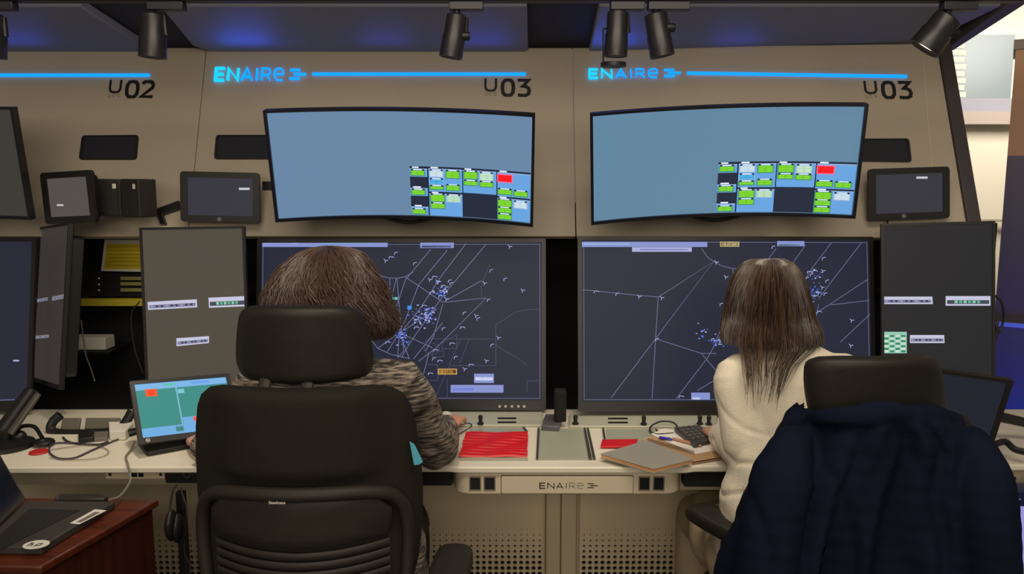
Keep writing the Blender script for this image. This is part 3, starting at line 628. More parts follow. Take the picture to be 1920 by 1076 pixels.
def ui_panel(u0, v0, u1=.998, v1=.995):
    def f(rect):
        sx_ = (u1 - u0) / 1700; sy = (v1 - v0) / 665
        def q(x0, y0_, x1, y1_, lv, mt_): rect(u0 + x0 * sx_, v0 + y0_ * sy, u0 + x1 * sx_, v0 + y1_ * sy, -.0055 + lv * .0003, mt_, max(1, int((x1 - x0) / 50)))
        q(0, 0, 1700, 665, 1, NAVY)
        for (a, b, c, d) in ((0, 30, 243, 140), (0, 292, 243, 400), (0, 548, 243, 662), (262, 24, 732, 335), (262, 360, 732, 664), (746, 24, 1216, 332), (1232, 24, 1698, 345), (1232, 368, 1698, 664)):
            q(a, b, c, d, 2, CB); q(a, b, c, b + 14, 3, CL)
        q(0, 145, 243, 270, 2, em(34, 42, 60)); q(0, 405, 243, 525, 2, em(34, 42, 60)); q(746, 345, 1216, 660, 2, em(34, 42, 60))
        def btn(a, b, c, d, k=GR, k2=GL_):
            q(a - 12, b - 12, c + 12, d + 12, 3, TE if k in (GR,) else CL); q(a, b - 22, a + 26, b + 2, 4, NAVY); q(c - 26, b - 22, c, b + 2, 4, NAVY); q(a + 34, b - 18, c - 34, b - 6, 4, TW)
            q(a, b, c, d, 5, k)
            n = max(1, round((d - b) / 30))
            for i in range(n): y = b + (i + .5) * (d - b) / n; q(a + 12, y - 3.5, (a + c) / 2 - 12, y + 3.5, 6, k2); q((a + c) / 2 + 12, y - 3.5, c - 12, y + 3.5, 6, k2)
        for a in ((20, 58, 200, 118), (20, 322, 200, 380), (20, 590, 200, 645), (280, 265, 462, 300), (510, 55, 690, 140), (510, 245, 690, 305), (285, 380, 475, 465), (285, 500, 475, 560), (762, 50, 945, 135), (762, 172, 945, 222), (985, 176, 1165, 230),
                  (1242, 254, 1430, 313), (1470, 262, 1655, 320), (1242, 393, 1430, 478), (1242, 502, 1430, 560), (1242, 592, 1430, 650)): btn(*a)
        btn(280, 55, 462, 132, WH, TW); btn(280, 172, 462, 232, CYD, CY); btn(510, 382, 700, 465, em(170, 214, 170), TW); btn(985, 56, 1165, 145, em(180, 220, 180), TW); btn(1470, 405, 1652, 482, WH, TW)
        q(1228, 46, 1446, 158, 3, RDL); q(1242, 58, 1432, 146, 5, RD)
        for (a, b, c) in ((35, 4, 125), (292, 2, 395), (770, 2, 862), (1262, 2, 1362), (300, 338, 392), (38, 270, 148), (52, 526, 150), (1262, 348, 1362)): q(a, b, c, b + 19, 4, TW)
    return f
curved(((-.3316, 2.4914, 1.5506), -2.0, -15.7, 1.0), 'wide curved monitor with pale blue screen, directly under the left ENAIRE sign', ui_panel(.519, .515), em(104, 134, 166))
curved(((.6423, 2.4886, 1.5589), -4.1, -14.6, -1.7), 'wide curved monitor with pale blue screen, directly under the right ENAIRE sign', ui_panel(.492, .505), em(98, 134, 160))
curved(((-1.9089, 2.5287, 1.5564), 2.7, -8, -.6), 'switched off curved monitor cut off at the left picture edge', None, em(58, 57, 50))  # screen is off; its grey reflection is put in as faint glow

# touch monitors on the fascia
def logo_hp(m, fr, a, b, rad, c, mt_, n=18):
    m.ribbon(fr, [(a + rad * math.cos(2 * math.pi * k / n), b + rad * math.sin(2 * math.pi * k / n)) for k in range(n)], rad * .22, c, mt_, closed=True)
    glyph(m, 'h', fr, a - rad * .55, b - rad * .3, rad * .5, rad * .95, rad * .18, c, mt_); glyph(m, 'p', fr, a + rad * .05, b - rad * .3, rad * .5, rad * .75, rad * .18, c, mt_)
def touch(ps, w_, h_, label, scr, bar, logo=None, brk=.2):
    r_, fr = flat_monitor('touch_monitor', ps, w_, h_, label, 'monitor', scr, (.024, .022, .020, .022), .035, .012, lambda m, fr, *k: m.face(fr, rect_px(fr, *bar), .0006, em(200, 200, 208)))
    if logo: m = MB(); logo_hp(m, fr, *fr.px(*logo), .006, .0045, mat('logo_silver', (170, 168, 165), .4, noise=(30, .05))); m.build('maker_logo', None, [c_ for c_ in r_.children if c_.name.startswith('bezel')][0], smooth=False)
    m = MB(); m.box(fr, -.04, .04, -.04, .04, -.05, -.034); p = fr.pt(0, 0, -.045); m.tube([p, CAM + (p - CAM) * ((p.y + brk) / p.y)], .016, 10); m.build('wall_bracket', BLACK, r_)
    return r_, fr
touch(((-.99, 2.73, 1.4479), 2.3, 2.9, 1.2), .264, .169, 'small dark touch monitor left of the left curved monitor', em(52, 52, 62), (448, 352, 468, 356), (412, 411), .1)
touch(((1.3205, 2.6804, 1.4605), -.9, 4.4, -1.9), .267, .171, 'small dark touch monitor right of the right curved monitor', em(54, 54, 62), (1718, 331, 1739, 335), (1694, 405), .12)
touch(((-1.423, 2.583, 1.450), -17.9, -.4, -2.6), .209, .165, 'small squarish touch monitor with a bare grey screen, nearest the left edge', em(84, 78, 74), (107, 383, 119, 386), None, .2)

# grey boxes beside it (loudspeakers) and the bracket
def spk(q, Y, d, label, yaw):
    c = PY((q[0] + q[2]) / 2, (q[1] + q[3]) / 2, Y); fr = pose(c, yaw, 0, 1); a = (q[2] - q[0]) / 2 * Y / F_PX; b = (q[3] - q[1]) / 2 * Y / F_PX
    root = thing('loudspeaker', fr.pt(0, -b, 0), label, 'speaker')
    m = MB(); m.prism(fr, rrect(2 * a, 2 * b, .006), -d, 0); m.build('cabinet', mat('speaker_grey', (52, 48, 42), .6, noise=(80, .15), bump=(600, .2)), root, bevel=.002)
    m = MB(); m.prism(fr, rrect(1.7 * a, 1.86 * b, .005), .0003, .003); m.build('grille', mat('speaker_grille', (38, 36, 34), .7, noise=(300, .3), bump=(900, .4)), root)
    m = MB(); m.face(fr, rrect(.012, .016, .001, 2, a * .55, b * .62), .0034); m.build('sticker', WHITEP, root, label='small pale sticker')
    m = MB(); m.box(fr, -.012, .012, -b * .5, b * .5, -d - .02, -d); p = fr.pt(0, 0, -d - .015); m.tube([p, CAM + (p - CAM) * (2.87 / p.y)], .01, 8); m.build('bracket', BLACK, root)
    return root
spk((180, 336, 226, 404), 2.66, .05, 'left one of two small dark loudspeakers under the U02 mark', 0)
spk((222, 336, 267, 407), 2.62, .07, 'right one of two small dark loudspeakers, turned sideways, under the U02 mark', -24)
m = MB(); bf = Fr(PY(318, 400, 2.79), (1, 0, 0), U_W); P = [bf.px(*p) for p in ((295, 394), (338, 378), (342, 393), (308, 404), (314, 422), (303, 422))]
m.prism(bf, P, -.01, .015); m.build('cable_bracket', BLACK, label='bent black bracket on the panel at the lower left of the small touch monitor', cat='bracket', bevel=.002)
m = MB(); p0 = PY(495, 340, 2.78); m.box(W, p0.x - .02, p0.x + .025, PY(495, 403, 2.78).z, p0.z, -2.90, -2.82); m.build('junction_box', BLACK, label='black box behind the left small touch monitor, next to the curved monitor', cat='box', bevel=.004)
m = MB(); m.tube([PY(1664, 411, 2.7), PY(1664, 420, 2.66), PY(1662, 440, 2.6)], .0025, 6); m.build('cable', CABLE, label='short black cable hanging under the right small touch monitor', cat='cable')
m = MB(); m.tube(crom([PY(1862, 552, 2.44), PY(1878, 566, 2.46), PY(1882, 596, 2.48), PY(1874, 622, 2.48), PY(1868, 618, 2.46), PY(1871, 600, 2.46), PY(1866, 640, 2.46)], 6), .004, 8); m.build('cable', CABLE, label='looped black cable sticking out behind the right portrait monitor', cat='cable')

# ------------------------------------------------------------------ desk
DZ = .74
def gx(px, py): p = PZ(px, py, DZ); return (p.x, p.y)
YF = 2.075; YC = gx(1000, 876)[1]; xa, xb = gx(862, 876)[0], gx(1285, 876)[0]
m = MB(); YB = 2.62; ol = [(-2.3, YF - .02), (xa - .03, YF), (xa, YC), (xb, YC), (xb + .03, YF), (2.2, YF + .02), (2.2, YB), (-2.3, YB)]
m.prism(G, ol, DZ - .018, DZ); m.build('console_desk', DESKM, label='long white console desktop running under all the monitors', cat='desk', bevel=.004)
# projecting drawer box
root = thing('console_drawer_box', (xa, YC, .66), 'beige box under the desk front carrying the dark ENAIRE lettering', 'desk drawer')
db = Fr((0, YC + .012, 0), (1, 0, 0), (0, 0, 1)); zt = DZ - .02; zl = db.px(1000, 926)[1]; x0, x1 = db.px(850, 900)[0], db.px(1280, 900)[0]
ol = []
for k in range(7): a = R(180 + 90 * k / 6); ol.append((x0 + .045 + .045 * math.cos(a), YC + .062 + .05 * math.sin(a)))
for k in range(7): a = R(270 + 90 * k / 6); ol.append((x1 - .045 + .045 * math.cos(a), YC + .062 + .05 * math.sin(a)))
ol += [(x1, 2.5), (x0, 2.5)]
BEI = mat('drawer_beige', (214, 202, 176), .45, noise=(5, .04))
m = MB(); m.prism(G, ol, zl, zt); m.build('drawer_body', BEI, root, bevel=.002)
m = MB(); A = db.px(940, 924); B = db.px(1187, 892); m.prism(db, rrect(B[0] - A[0], B[1] - A[1], .004, 4, (A[0] + B[0]) / 2, (A[1] + B[1]) / 2), .0005, .005)
dfp = m.build('drawer_front', BEI, root, bevel=.001)
m = MB(); A = db.px(939, 925.5); B = db.px(1188, 890.5); m.prism(db, rrect(B[0] - A[0], B[1] - A[1], .004, 4, (A[0] + B[0]) / 2, (A[1] + B[1]) / 2), -.001, .0008); m.build('drawer_gap', SEAM, root)
m = MB(); a, b = db.px(1012, 914); a2, b2 = db.px(1113, 904); brandword(m, db, a, b, a2 - a, b2 - b, .0056, [INK, INK, INKG], 0, .19); m.build('drawer_lettering', None, dfp, smooth=False)
for k, x in enumerate((880, 907, 1197, 1224)):
    m = MB(); A = db.px(x, 919); B = db.px(x + 22, 893); m.box(db, A[0], B[0], A[1], B[1], -.0005, .0012, BLACKM); m.ring(db, [(A[0], A[1]), (B[0], A[1]), (B[0], B[1]), (A[0], B[1])], [(A[0] + .003, A[1] + .003), (B[0] - .003, A[1] + .003), (B[0] - .003, B[1] - .003), (A[0] + .003, B[1] - .003)], .0012, .003, mat('port_rim', (120, 112, 96), .5))
    m.build('port_socket', None, root, recalc=True)
for (q, lab) in (((778, 880, 848, 911), 'black cable tray under the desk left of the drawer box'), ((1282, 880, 1420, 913), 'black cable tray under the desk right of the drawer box'), ((310, 876, 420, 906), 'black headset socket box under the desk front behind the left chair')):
    fr = Fr((0, YF + .02, 0), (1, 0, 0), (0, 0, 1)); m = MB(); A = fr.px(q[0], q[3]); B = fr.px(q[2], q[1]); m.prism(fr, rrect(B[0] - A[0], min(B[1], DZ - .019) - A[1], .006, 4, (A[0] + B[0]) / 2, (A[1] + min(B[1], DZ - .019)) / 2), -.04, 0)
    if q[0] == 310:
        root = thing('socket_box', fr.pt(*fr.px(345, 906)), lab, 'socket box'); m.build('box_body', BLACK, root, bevel=.002)
        m = MB(); a, b = fr.px(351, 889); m.ribbon(fr, [(a + .009 * math.cos(k / 12 * 6.283), b + .009 * math.sin(k / 12 * 6.283)) for k in range(12)], .003, .0005, None, .002, closed=True); m.build('socket_ring', STEEL, root, recalc=True)
    else: m.build('cable_tray', BLACKM, label=lab, cat='cable tray', bevel=.003)
# apron strips under the desk with sockets
af = Fr((0, 2.16, 0), (1, 0, 0), (0, 0, 1))
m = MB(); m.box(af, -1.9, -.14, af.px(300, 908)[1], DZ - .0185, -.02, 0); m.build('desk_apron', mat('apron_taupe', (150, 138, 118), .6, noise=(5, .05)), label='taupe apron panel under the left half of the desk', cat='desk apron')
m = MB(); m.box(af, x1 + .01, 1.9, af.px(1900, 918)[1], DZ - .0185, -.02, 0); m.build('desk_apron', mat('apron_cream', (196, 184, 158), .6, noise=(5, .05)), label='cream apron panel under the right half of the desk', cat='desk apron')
def sock(x0_, y0_, x1_, y1_, lab, plates):
    root = thing('wall_socket', af.pt(*af.px(x0_, y1_)), lab, 'socket'); A = af.px(x0_, y1_); B = af.px(x1_, y0_)
    m = MB(); m.box(af, A[0], B[0], A[1], B[1], .0004, .004); m.build('plate', BEI, root, bevel=.001)
    m = MB()
    for (a, b, c, d) in plates: A = af.px(a, d); B = af.px(c, b); m.box(af, A[0], B[0], A[1], B[1], .0041, .005)
    m.build('socket_holes', BLACKM, root)
sock(200, 882, 309, 897, 'beige socket strip under the desk edge at the left', [(205, 886, 210, 891), (248, 883, 258, 893), (261, 883, 270, 893), (300, 886, 305, 891)])
sock(1878, 889, 1912, 910, 'beige socket under the desk at the far right', [(1885, 893, 1903, 904)])

# console strips with knobs and slots
def console(x0_, x1_, y0_, y1_, lab):
    A = gx(x0_, y1_); B = gx(x1_, y1_); C_ = gx(x1_, y0_); D = gx(x0_, y0_); m = MB(); m.prism(G, [A, B, C_, D], DZ + .0006, DZ + .008); return m.build('console_strip', DESKG, label=lab, cat='console strip', bevel=.003)
console(790, 1018, 776, 801, 'raised grey green control strip behind the red strip bay')
console(1067, 1345, 781, 803, 'raised grey green control strip below the right radar monitor')
def deskbox(m, q, z0, z1, mt_=None): m.prism(G, [gx(*p) for p in q], z0, z1, mt_)
for (x0_, x1_, ys) in ((933, 968, (789, 796.5)), (1140, 1177, (789.5, 797))):
    for y in ys:
        m = MB(); deskbox(m, [(x0_, y - 1.4), (x1_, y - 1.4), (x1_, y + 1.4), (x0_, y + 1.4)], DZ + .0082, DZ + .0092); m.build('card_slot', BLACKM, label='narrow black slot in the %s grey control strip' % ('left' if x0_ < 1000 else 'right'), cat='slot', group='card slots, %s strip' % ('left' if x0_ < 1000 else 'right'))
for (x, y, lab) in ((901, 795, 'black knob alone on the left control strip'), (1079, 795, 'black knob at the left end of the right control strip'), (1207, 796, 'black knob in the middle of the right control strip'), (1312, 795, 'left knob of the close pair beside the keypad'), (1329, 796, 'right knob of the close pair, next to the cream sleeve')):
    p = PZ(x, y, DZ + .0086); g = Fr(p, (1, 0, 0), (0, 1, 0)); root = thing('control_knob', p, lab, 'knob')
    m = MB(); m.lathe(g, [(.010, 0), (.010, .004), (.0065, .006), (.0055, .016), (.007, .018), (.007, .026), (.004, .029)], 16); m.build('knob_body', BLACK, root)
# bays let into the desktop
GLASS = mat('bay_pale_green', (168, 172, 152), .25, noise=(6, .04)); RAIL = mat('rail_grey_metal', (96, 92, 84), .35, .6, noise=(20, .1))
def bay(q, lab, rails):
    root = thing('strip_bay', PZ(*q[3], DZ), lab, 'desk tray'); m = MB(); deskbox(m, q, DZ + .0004, DZ + .003); m.build('tray_plate', GLASS, root, bevel=.0008)
    for rr in rails: m = MB(); deskbox(m, rr, DZ + .0004, DZ + .006); m.build('side_rail', RAIL, root, bevel=.001)
bay([(883, 803), (984, 803), (990, 864), (862, 864)], 'recessed strip bay holding the stack of red strips', [[(979, 803), (983, 803), (990, 811), (985, 811)]])
bay([(1013, 805), (1093, 805), (1103, 863), (1010, 863)], 'empty pale recessed bay between the red strips and the notebooks', [[(1008, 805), (1012, 805), (1009, 863), (1005, 863)], [(1094, 805), (1098, 805), (1110, 863), (1104, 863)], [(1100, 805), (1104, 805), (1117, 863), (1112, 863)]])
bay([(1136, 805), (1226, 805), (1240, 838), (1138, 838)], 'pale recessed bay partly covered by the grey notebook', [[(1129, 805), (1133, 805), (1137, 836), (1133, 836)], [(1228, 805), (1238, 812), (1248, 830), (1238, 830)]])
# red strips
rs = random.Random(5)
for k in range(9):
    y = 817 + k * 5.0; x0_ = 873 - k * 1.35 + rs.uniform(-1, 1); x1_ = 989 + rs.uniform(-1, 1)
    A = PZ(x0_, y, DZ); B = PZ(x1_, y, DZ); m = MB(); n = 12; dy = (PZ(900, y - 2.4, DZ).y - A.y)
    secs = []
    for i in range(n + 1):
        t_ = i / n; p = A.lerp(B, t_); z = DZ + .006 + .0015 * math.sin(t_ * 9 + k); yy = p.y + .0012 * math.sin(t_ * 13 + k * 2)
        secs.append([(p.x, yy - dy, z - .0025), (p.x, yy + dy * 1.1, z - .0025), (p.x, yy + dy * .8, z + .0035), (p.x, yy, z + .0055), (p.x, yy - dy * .8, z + .003)])
    vs = [v for s_ in secs for v in s_]; fs = [(5 * i + a, 5 * (i + 1) + a, 5 * (i + 1) + (a + 1) % 5, 5 * i + (a + 1) % 5) for i in range(n) for a in range(5)] + [(4, 3, 2, 1, 0), tuple(5 * n + a for a in range(5))]
    m.add(vs, fs); m.build('strip_holder', RED, label='red plastic strip holder in the left bay, one of the stack', cat='strip holder', group='red strip holders', recalc=True)
m = MB(); deskbox(m, [(1129, 829), (1196, 828), (1190, 842), (1126, 842)], DZ + .0035, DZ + .009); m.build('strip_holder', RED, label='red piece peeking out under the grey notebook', cat='strip holder', bevel=.001)
# grey gadget and dark post at the console centre
root = thing('desk_handset', PZ(1035, 805, DZ), 'grey tapered handset cradle between the two control strips', 'handset')
m = MB(); deskbox(m, [(1022, 787), (1056, 787), (1048, 811), (1015, 809)], DZ + .001, DZ + .02); m.build('cradle', mat('gadget_grey', (92, 90, 92), .4, noise=(20, .08)), root, bevel=.004)
m = MB(); m.box(Fr(PZ(1050, 800, DZ), (1, 0, 0), (0, 0, 1)), -.018, .018, .02, .12, -.02, .02); m.build('receiver', BLACKM, root, bevel=.004)
# notebook, grey
def deskfr(px, py, z=DZ): return Fr(PZ(px, py, z), (1, 0, 0), (0, 1, 0))
def book(q, z0, hs, cm, pm, root, names=('cover', 'page_block')):
    m = MB(); cq = [tuple(PZ(*p, z0 + hs)[:2]) for p in q]; m.prism(G, cq, z0, z0 + .002); m.prism(G, cq, z0 + hs, z0 + hs + .002); m.build(names[0], cm, root, bevel=.0008)
    c = V((sum(p[0] for p in cq) / 4, sum(p[1] for p in cq) / 4)); m = MB(); m.prism(G, [tuple(c + (V(p) - c) * .975) for p in cq], z0 + .0021, z0 + hs - .0001); m.build(names[1], pm, root)
root = thing('notebook', PZ(1180, 868, DZ), 'closed grey notebook with orange page edges on the desk', 'notebook')
book([(1125, 852), (1212, 826), (1300, 862), (1226, 880)], DZ + .0095, .011, mat('cover_grey', (160, 156, 148), .5, noise=(10, .04)), mat('orange_edge', (200, 124, 66), .6, streak=((232, 190, 140), (5, 5, 500), .4, .6)), root)
root = thing('spiral_notebook', PZ(1280, 850, DZ), 'open spiral notebook with a pen on its white page', 'notebook')
book([(1202, 826), (1240, 813), (1352, 838), (1360, 856), (1300, 866)], DZ + .003, .006, mat('cover_tan', (186, 150, 110), .5, noise=(10, .04)), WHITEP, root)
m = MB(); A = PZ(1216, 826, DZ + .014); B = PZ(1300, 849, DZ + .014)
for k in range(24):
    p = A.lerp(B, k / 23); m.tube([p + V((0, .008 * math.cos(a), .007 * math.sin(a))) for a in [i / 8 * 6.283 for i in range(9)]], .0008, 5)
m.build('spiral_binding', STEEL, root)
m = MB(); deskbox(m, [(1220, 821), (1246, 810), (1352, 833), (1358, 849), (1303, 859)], DZ + .0115, DZ + .0125); m.build('page', mat('page_white', (236, 232, 222), .7, noise=(30, .02)), root)
def pen(a, b, mt_, lab, z=DZ + .018):
    A = PZ(*a, z); B = PZ(*b, z); m = MB(); d = (B - A); m.tube([A, A + d * .06, A + d * .75, A + d * .92, B], [.0035, .0042, .0042, .003, .0008], 10); root = thing('pen', A, lab, 'pen'); m.build('barrel', mt_, root)
    m = MB(); m.tube([A + d * .7 , A + d * .78], .0046, 10); m.build('grip_ring', STEEL, root)
pen((1236, 820), (1262, 824), mat('pen_blue', (50, 40, 170), .4, noise=(30, .1)), 'blue capped pen on the open notebook')
pen((1262, 822), (1316, 836), mat('pen_tan', (196, 140, 110), .4, noise=(30, .1)), 'thin tan pen lying across the open notebook')
# keypad phone
root = thing('keypad', PZ(1300, 825, DZ), 'dark grey numeric keypad with black cable on the desk', 'keypad')
kq = [(1264, 800), (1312, 796), (1344, 820), (1302, 831)]; m = MB(); m.prism(G, [tuple(PZ(*p, DZ + .028)[:2]) for p in kq], DZ + .0135, DZ + .028); m.build('keypad_body', mat('keypad_dark', (70, 68, 66), .45, noise=(30, .1)), root, bevel=.003)
K0, K1, K2, K3 = [PZ(*p, DZ + .028) for p in kq]
for i in range(4):
    for j in range(5):
        u0, v0 = (i + .6) / 4.8, (j + .6) / 5.8; p = K0.lerp(K1, u0).lerp(K3.lerp(K2, u0), v0); dx = (K1 - K0).normalized(); dy = (K3 - K0).normalized()
        fr = Fr(p, dx, dx.cross(V((0, 0, -1)))); m = MB(); m.prism(fr, rrect(.0115, .011, .002, 2), 0.0002 if fr.n.z > 0 else -.0002, .004 if fr.n.z > 0 else -.004); m.build('key', mat('key_grey', (104, 100, 96), .5, noise=(30, .08)), root, bevel=.0006)
m = MB(); m.tube(crom([PZ(1272, 802, DZ + .012), PZ(1262, 792, DZ + .022), PZ(1240, 790, DZ + .024), PZ(1222, 798, DZ + .016), PZ(1219, 808, DZ + .008), PZ(1232, 814, DZ + .012), PZ(1262, 812, DZ + .012)], 6), .0028, 8); m.build('keypad_cable', CABLE, root)
# white mouse by the hand
root = thing('computer_mouse', PZ(835, 790, DZ), 'white mouse with thin cable beside the grey-sleeved hand', 'mouse')
g = deskfr(836, 787, DZ + .009); m = MB(); m.ball(g.pt(0, 0, .010), .022, .034, .016, seg=20); m.build('mouse_body', WHITEP, root)
m = MB(); m.tube(crom([PZ(846, 778, DZ + .014), PZ(852, 784, DZ + .01), PZ(848, 800, DZ + .008), PZ(876, 793, DZ + .012), PZ(884, 799, DZ + .01), PZ(862, 813, DZ + .005)], 6), .0016, 6); m.build('mouse_cable', CABLE, root)

# ------------------------------------------------------------------ left side of the desk
# teal display on desk
def teal(m, fr, sw, sh, cx, cy):
    x0_, y1_ = cx - sw / 2, cy + sh / 2
    def q(u0, v0, u1, v1, c, mt_): m.face(fr, [(x0_ + u0 * sw, y1_ - v1 * sh), (x0_ + u1 * sw, y1_ - v1 * sh), (x0_ + u1 * sw, y1_ - v0 * sh), (x0_ + u0 * sw, y1_ - v0 * sh)], c, mt_)
    LB = em(110, 172, 224)
    q(0, 0, 1, .12, .0006, em(122, 180, 228)); q(0, .83, 1, 1, .0006, LB); q(.42, .10, .435, .83, .0008, em(126, 186, 210)); q(.44, .70, 1, .86, .0007, LB)
    q(.1, .11, .22, .25, .0009, em(240, 90, 40)); q(.125, .13, .195, .23, .0011, em(250, 64, 30)); q(.44, .16, .51, .24, .0009, em(120, 200, 210)); q(.55, .71, .66, .79, .0009, em(236, 90, 70)); q(.35, .86, .43, .95, .0009, em(60, 130, 130)); q(.3, .03, .42, .07, .0008, em(90, 196, 160)); q(.6, .03, .8, .08, .0008, em(110, 160, 236))
r_, fr_ = flat_monitor('desk_display', ((-.9534, 2.2764, .8447), 39.4, 40.9, 4.6), .283, .20, 'small tilted desk display with a teal and blue screen, left of the front chair', 'monitor', em(58, 140, 132), (.012, .012, .011, .018), .02, .005, teal)
m = MB(); logo_hp(m, fr_, -.118, -.091, .005, .0045, WHITEP); m.build('maker_logo', None, [c_ for c_ in r_.children if c_.name.startswith('bezel')][0], smooth=False)
m = MB(); c = fr_.pt(0, -.03, -.022); gq = Fr((c.x, c.y, 0), (fr_.r.x, fr_.r.y, 0), (-fr_.r.y, fr_.r.x, 0)); m.prism(gq, rrect(.25, .13, .01, 4, 0, .0), DZ + .001, DZ + .014); m.tube([c, V((c.x - .01, c.y + .02, DZ + .012))], .016, 10); m.build('stand', BLACK, r_, bevel=.002)
# dark display at right on an arm
r_, fr_ = flat_monitor('desk_display', ((1.19, 2.1481, .8830), -14, -14, 6.0), .30, .222, 'switched off dark display on an arm, behind the coat at the right', 'monitor', em(30, 34, 44), (.012, .014, .010, .012), .02, .005, lambda m, fr, *k: None)  # off as well, its dark tone drawn as emitted light
m = MB(); p = fr_.pt(0, -.02, -.02); m.tube([p, p + V((.06, .09, -.01)), V((1.50, 2.28, .80)), V((1.62, 2.22, .775))], [.016, .018, .014, .014], 12); m.tube([V((1.62, 2.22, .775)), V((1.62, 2.22, DZ + .001))], .03, 16); m.build('support_arm', BLACK, r_)
m = MB(); m.tube(crom([PY(1868, 832, 2.12), PY(1885, 828, 2.13), PY(1902, 842, 2.1), PY(1925, 848, 2.08)], 6), .009, 8); m.build('lower_arm', BLACK, r_)
# rear items in the alcove
def alc(q, Y, d, mt_, name, lab, cat):
    fr = Fr((0, Y, 0), (1, 0, 0), (0, 0, 1)); m = MB(); A = fr.px(q[0], q[3]); B = fr.px(q[2], q[1]); m.box(fr, A[0], B[0], A[1], B[1], -d, 0); return m.build(name, mt_, label=lab, cat=cat, bevel=.002), fr
rk, frk = alc((150, 512, 300, 556), 2.98, .08, BLACKM, 'rack_unit', 'black rack unit with pale handles behind the left portrait monitor', 'rack unit')
for y in (518.5, 528.5, 540): m = MB(); pxbox(m, frk, 228, y, 300, y + 6, .001, .008); m.build('rack_handle', mat('handle_olive', (150, 140, 84), .5, noise=(20, .08)), rk)
for y in (522, 533, 544): m = MB(); a, b = frk.px(186, y); m.ball(frk.pt(a, b, .002), .004, seg=10, rings=6); m.build('rack_knob', WHITEP, rk)
sh, fsh = alc((146, 560, 300, 574), 2.98, .1, mat('shelf_yellow', (196, 180, 52), .6, noise=(10, .06)), 'rack_shelf', 'thin yellow edged shelf in the dark alcove', 'shelf')
fr = Fr(PY(200, 450, 2.98), (1, 0, 0), (0, .08, 1)); m = MB(); m.prism(fr, [fr.px(*p) for p in ((197, 449), (300, 449), (300, 510), (190, 508))], 0, .003, WHITEP); m.face(fr, [fr.px(*p) for p in ((201, 457), (300, 457), (300, 505), (196, 504))], .0036, YELL)
for k in range(6): m.face(fr, [fr.px(*p) for p in ((203 - k * .4, 462 + k * 7), (285, 462 + k * 7), (285, 463.2 + k * 7), (203 - k * .4, 463.2 + k * 7))], .0042, mat('note_ink', (150, 136, 40), .7, noise=(90, .3)))
m.build('yellow_note', None, label='yellow printed sheet on white paper hanging in the dark alcove', cat='paper')
alc((128, 633, 197, 656), 2.9, .07, WHITEP, 'white_box', 'small white box in the alcove beside the edge-on portrait monitor', 'box')
m = MB(); m.box(W, PY(120, 655, 2.9).x, PY(210, 655, 2.9).x, PY(160, 662, 2.9).z, PY(160, 657, 2.9).z, -3.06, -2.88); m.build('shelf_ledge', BLACK, label='black ledge carrying the white box in the alcove', cat='shelf')
for (pts, lab) in (([(136, 560), (140, 600), (146, 640), (142, 650), (134, 630), (138, 590)], 'thin dark cable looping in front of the white box'), ([(152, 600), (160, 660), (170, 690), (178, 715)], 'thin grey cable hanging below the white box'), ([(262, 565), (246, 590), (252, 650), (268, 700)], 'dark cable hanging behind the grey portrait monitor')):
    m = MB(); m.tube(crom([PY(x, y, 2.8) for x, y in pts], 6), .0025, 6); m.build('cable', CABLEG if 'grey cable' in lab else CABLE, label=lab, cat='cable')
# U-shaped base of the grey portrait monitor with two sloping plates
root = thing('screen_cradle', PZ(170, 815, DZ), 'low black U-shaped cradle holding two slanted grey plates on the desk', 'desk cradle')
fr = Fr(PZ(170, 812, DZ) + V((0, .01, .016)), (1, 0, 0), (0, .45, 1)); Q = lambda x, y: fr.pt(*fr.px(x, y))
m = MB(); m.tube(crom([Q(113, 778), Q(100, 790), Q(95, 804), Q(108, 812), Q(150, 813), Q(205, 810), Q(226, 802), Q(240, 785), Q(248, 770)], 5), .014, 10); m.build('cradle_frame', BLACK, root)
for (a, b, nm) in (((112, 783), (150, 806), 0), ((157, 783), (224, 804), 1)):
    m = MB(); A = fr.px(a[0], b[1]); B = fr.px(b[0], a[1]); m.box(fr, A[0], B[0], A[1], B[1], -.012, -.002); m.build('slanted_plate', mat('plate_grey', (100, 96, 84), .4, noise=(10, .05)), root, bevel=.002)
# arm of the left display, black blocks, cables
root = thing('monitor_arm', PZ(30, 800, DZ), 'angled grey and black monitor arm standing on the desk at the left edge', 'monitor arm')
m = MB(); m.tube([PY(72, 738, 2.3), PY(20, 812, 2.25)], [.016, .02], 12, flat=.5); m.build('upper_arm', mat('arm_grey', (84, 78, 70), .5, noise=(10, .08)), root)
m = MB(); m.tube([PY(62, 730, 2.32), PY(8, 806, 2.27)], [.02, .026], 12); m.tube([PY(12, 800, 2.27), V((PY(12, 800, 2.27).x, 2.27, .746))], .022, 14); p = PZ(14, 838, DZ + .001); m.lathe(Fr(p, (1, 0, 0), (0, 1, 0)), [(.07, 0), (.07, .012), (.03, .018)], 24); m.build('joint', BLACK, root)
def blob(x, y, rx, rz, lab, name='headphones'):
    p = PZ(x, y, DZ + rz); m = MB(); return p
root = thing('headset', PZ(75, 832, DZ), 'small black headset lying beside the red disc on the desk', 'headset')
p = PZ(82, 829, DZ + .012); m = MB(); m.tube([p + V((.022 * math.cos(a), .018 * math.sin(a), .0)) for a in [k / 16 * 6.283 for k in range(17)]], .0085, 8); m.build('ear_cushion', BLACK, root)
p = PZ(58, 822, DZ + .02); m = MB(); m.tube(crom([PZ(80, 822, DZ + .02), PZ(64, 800, DZ + .035), PZ(40, 800, DZ + .03), PZ(30, 815, DZ + .016)], 5), .006, 8); m.ball(PZ(34, 818, DZ + .018), .024, .02, .018); m.build('headband', BLACK, root)
